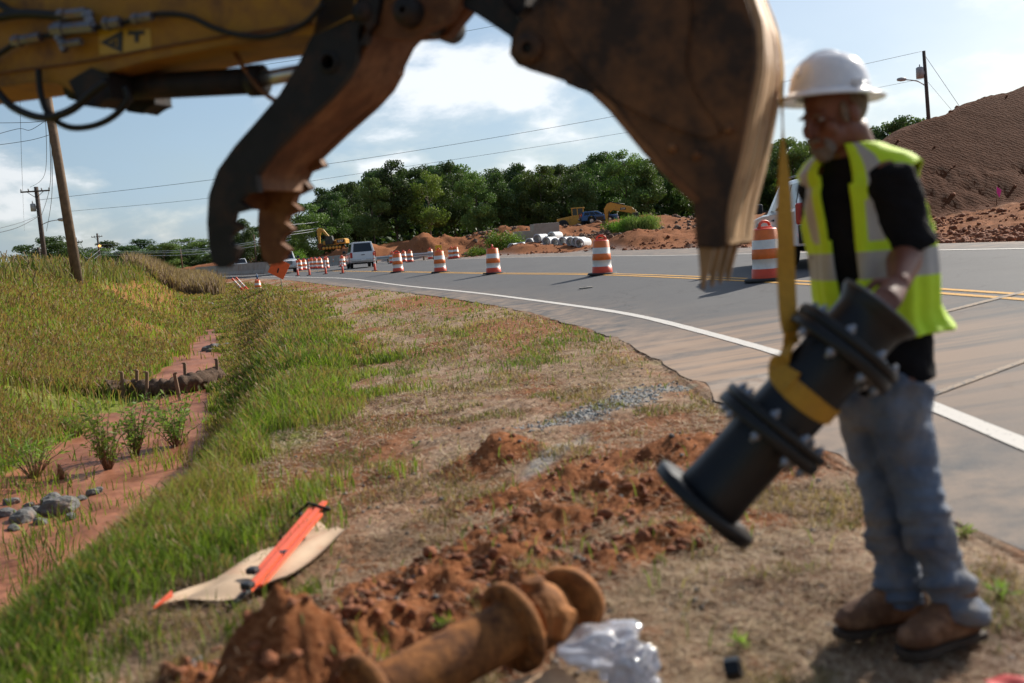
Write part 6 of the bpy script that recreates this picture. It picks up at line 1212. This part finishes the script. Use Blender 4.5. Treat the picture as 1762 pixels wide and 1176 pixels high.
# small litter
q = PZ(1262, 1150, .025); t = thing('steel_nut', 'shiny steel nut lying on the dirt below the pipe', 'nut', q); b = MB(); b.lathe([(.014, -.022), (.032, -.022), (.034, 0), (.032, .022), (.014, .022), (.014, -.022)], 6, axis=(.9, -.3, .2), sm=False); b.build('nut_body', 'black_pipe', t, local=True); b = MB(); b.lathe([(.001, -.012), (.0141, -.012), (.0141, .012), (.001, .012)], 12, axis=(.9, -.3, .2)); b.build('thread', 'bolt', t, local=True)
b = MB(); q = PZ(1735, 1172, .02); g_ = [[q+Vector((i*.009, j*.009, .006*math.sin(i*.5+j*.3)+.004*math.cos(j*.7))) for j in range(-4, 5)] for i in range(-7, 8)]; Vv = [p for r_ in g_ for p in r_]; b.add(Vv+[p-ZZ*.004 for p in Vv], [(i*9+j, i*9+j+1, (i+1)*9+j+1, (i+1)*9+j) for i in range(14) for j in range(8)]+[(135+i*9+j, 135+(i+1)*9+j, 135+(i+1)*9+j+1, 135+i*9+j+1) for i in range(14) for j in range(8)], 0, True); tag(link('red_rag', b.mesh('red_rag', 'red')), 'red rag at the bottom right corner of the ground', 'rag')
b = MB(); q = PZ(930, 1185, .02); b.box(q, (.22, .14, .008), rot=Matrix.Rotation(.5, 4, 'Z')@Matrix.Rotation(.15, 4, 'X')); tag(link('cardboard', b.mesh('cardboard', 'cardboard')), 'flat piece of cardboard on the ground between valve and bag', 'cardboard')
b = MB(); q = road_at(1008, 497); b.box(q+ZZ*.02, (.32, .1, .03), bev=.01); b.box(q+Vector((.1, .05, .03)), (.12, .12, .02), bev=.008); tag(link('road_debris', b.mesh('road_debris', 'concrete')), 'small pale scrap lying on the asphalt left of the bucket teeth', 'scrap')
# ditch: wattle log, stakes, rocks, plants
P = [G(182, 684, .12), G(225, 682, .12), G(270, 682, .12), G(315, 676, .13), G(352, 668, .14), G(375, 660, .15)]; t = thing('wattle_log', 'dark straw wattle log lying across the ditch, held by stakes', 'erosion log', P[2]-ZZ*.08); sp2 = spline(P, 10); b = MB(); b.tube(sp2, [.15*(1+.12*math.sin(i*1.7))*(.6 if i in (0, len(sp2)-1) else 1) for i in range(len(sp2))], 16); me = b.mesh('log', 'log')
bm = bmesh.new(); bm.from_mesh(me); bmesh.ops.subdivide_edges(bm, edges=bm.edges, cuts=1, use_grid_fill=True)
for v in bm.verts: v.co += v.normal*(mnoise.noise(v.co*9)*.05)
bm.to_mesh(me); bm.free(); me.transform(Matrix.Translation(t.location).inverted()); link('straw_roll', me, t)
for i, (px, py) in enumerate(((213, 664), (255, 664), (238, 660), (308, 668), (321, 648), (376, 640))):
    q = G(px, py+22, -.02); s_ = thing('wood_stake', 'wooden stake beside the wattle log, %s from the left' % ordn[i], 'stake', q, 0, 'stakes along the wattle log'); b = MB(); b.box((0, 0, .22), (.05, .035, .5), rot=Matrix.Rotation(R(rng.uniform(-8, 8)), 4, 'Y')); b.box((0, 0, .475), (.06, .045, .02)); b.build('stake_shaft', 'stake', s_, local=True)
RK = [(12, 888, .09), (40, 896, .12), (24, 912, .06), (64, 882, .08), (88, 868, .13), (102, 880, .17), (124, 872, .08), (70, 902, .07), (138, 862, .06), (160, 852, .08), (50, 872, .05), (122, 892, .06), (357, 603, .16), (369, 601, .18), (380, 599, .15), (362, 606, .12), (391, 597, .13), (352, 527, .22), (362, 526, .2), (345, 528, .18), (20, 868, .08), (168, 848, .07)]
for i, (px, py, s) in enumerate(RK):
    q = G(px, py, 0); me = bpy.data.meshes.new('rock'); bm = bmesh.new(); bmesh.ops.create_icosphere(bm, subdivisions=3, radius=1)
    for v in bm.verts:
        p = v.co.copy(); m_ = max(abs(p.x), abs(p.y)*1.1, abs(p.z)*1.05); v.co = p*(.55+.45/max(m_, .3)*.62)*(1+.25*mnoise.noise(p*1.3+Vector((i, 0, 0)))+.08*mnoise.noise(p*4)); v.co = Vector((v.co.x*s*1.1, v.co.y*s*.9, v.co.z*s*.62))
    bm.to_mesh(me); bm.free(); me.materials.append(MT['rock']); o = link('rock', me); o.location = q+ZZ*s*.25; o.rotation_euler = (rng.uniform(-.3, .3), rng.uniform(-.3, .3), i*1.3)
    where = 'grey rock in the pile across the near ditch' if px < 200 else 'grey rock in the small check dam beyond the wattle log' if py > 560 else 'grey rock at the far end of the ditch'
    where = ordn[sum(1 for q_ in RK if (q_[0] < 200) == (px < 200) and (q_[1] > 560) == (py > 560) and q_[0] < px)]+' from the left, '+where; tag(o, where, 'rock', {'p': 'rocks in the near ditch pile', 'm': 'rocks in the small check dam', 'f': 'rocks at the far ditch end'}['p' if px < 200 else 'm' if py > 560 else 'f'])
def plant(label, px, py, h_, w_, n, cols, group='plants in the ditch', leafy=True, dist=None):
    q = G(px, py); t = thing('ditch_plant', label, 'plant', q, 0, group); rs = np.random.RandomState(px*7+py); V = []; C = []; st = MB()
    for k in range(n):
        a = rs.rand()*6.28; L = w_*rs.rand()**.6; top = np.array([math.cos(a)*L*1.15, math.sin(a)*L*1.15, h_*(.35+.65*rs.rand())]); P_ = [np.array([0, 0, -.02])+np.array([math.cos(a), math.sin(a), 0])*.03, top*[.45, .45, .6], top]; st.tube([tuple(p) for p in P_], [.006, .004, .002], 4)
        for j in range(22 if leafy else 5):
            f = .2+.8*rs.rand(); c_ = P_[1]*(1-abs(2*f-1))+ (P_[2]*max(0, 2*f-1)+P_[0]*max(0, 1-2*f)) if leafy else P_[1]+(P_[2]-P_[1])*f; dv = rs.normal(size=3); dv[2] = abs(dv[2])*.8; dv /= np.linalg.norm(dv); ln = (.065 if leafy else min(.11, h_*.8))*(.6+.8*rs.rand()); wv = np.cross(dv, rs.normal(size=3)); wv = wv/np.linalg.norm(wv)*ln*(.16 if leafy else .06)
            V += [c_, c_+dv*ln*.5+wv, c_+dv*ln, c_+dv*ln*.5-wv]; cc_ = np.array(cols[0])+(np.array(cols[1])-np.array(cols[0]))*rs.rand(); C += [cc_]*4
    link('leaves', fast_mesh('leaves', np.array(V), np.arange(len(V)).reshape(-1, 4), ['grass'], col=np.array(C)), t); st.build('stems', 'stake', t, local=True)
PC = [(.14, .22, .05), (.26, .36, .09)]
plant('tall leafy weed in the mud, left of the middle pair', 186, 808, .80, .34, 30, PC); plant('slender leafy weed standing right next to the tall leafy weed', 232, 785, .78, .34, 22, PC); plant('dense dark weed at the edge of the lush grass', 304, 768, .66, .40, 30, PC)
plant('small bright grass clump behind the tall weed', 128, 752, .30, .28, 26, [(.12, .2, .03), (.22, .3, .05)], leafy=False); plant('bright spiky clump at the left end of the mud', 60, 822, .46, .36, 40, [(.12, .2, .03), (.24, .32, .06)], leafy=False); plant('low sprig in front of the stump in the mud', 98, 752, .22, .2, 10, PC)
for i, (px, py, lb) in enumerate(((1140, 972, 'bright green tuft in the dirt left of the boots'), (762, 1085, 'green tuft between the dirt ridges and the rusty valve'), (1720, 1040, 'small green tuft right of the boots'), (905, 665, 'green tuft on the tan verge near the gravel'), (845, 548, 'green tuft by the road edge'), (1658, 930, 'thin green tuft behind the legs'), (715, 770, 'green sprig on the dry verge'), (1280, 1122, 'tiny tuft above the steel nut'))):
    plant(lb, px, py, .035+.015*(i % 3), .035, 7, [(.16, .24, .04), (.28, .38, .07)], 'tufts on the dry verge', leafy=False)
b = MB(); q = G(104, 825); b.tube([q-ZZ*.05, q+Vector((.01, 0, .10)), q+Vector((-.01, .01, .16))], [.045, .03, .008], 8); b.tube([q, q+Vector((.05, 0, .08))], [.03, .006], 7); tag(link('stump', b.mesh('stump', 'red_earth')), 'small pointed muddy stump sticking up in the ditch mud', 'stump')
# undergrowth below the wood (too thick to count)
n = 26000; xx = rng.uniform(-62, 78, n); yy = rng.uniform(160, 215, n); zz2 = rng.random(n)**1.6*6.5; gzz = np.minimum(terrain(xx, yy), 3.3); c_ = np.stack([xx, yy, gzz+zz2], 1); keep = xx > -30; c_ = c_[keep]; n = len(c_); nn = rng.normal(size=(n, 3)); t1 = np.cross(nn, rng.normal(size=(n, 3))); t1 /= np.linalg.norm(t1, axis=1)[:, None]; t2 = np.cross(nn/np.linalg.norm(nn, axis=1)[:, None], t1); sz = rng.uniform(.35, .8, (n, 1))
V = np.stack([c_-t1*sz, c_-t2*sz*.6, c_+t1*sz, c_+t2*sz*.6], 1).reshape(-1, 3); C = np.array([.03, .055, .018])+(np.array([.06, .10, .028])-np.array([.03, .055, .018]))*rng.random((n, 1)); tag(link('undergrowth', fast_mesh('undergrowth', V, np.arange(n*4).reshape(-1, 4), ['leaf'], col=np.repeat(C, 4, 0))), kind='stuff')
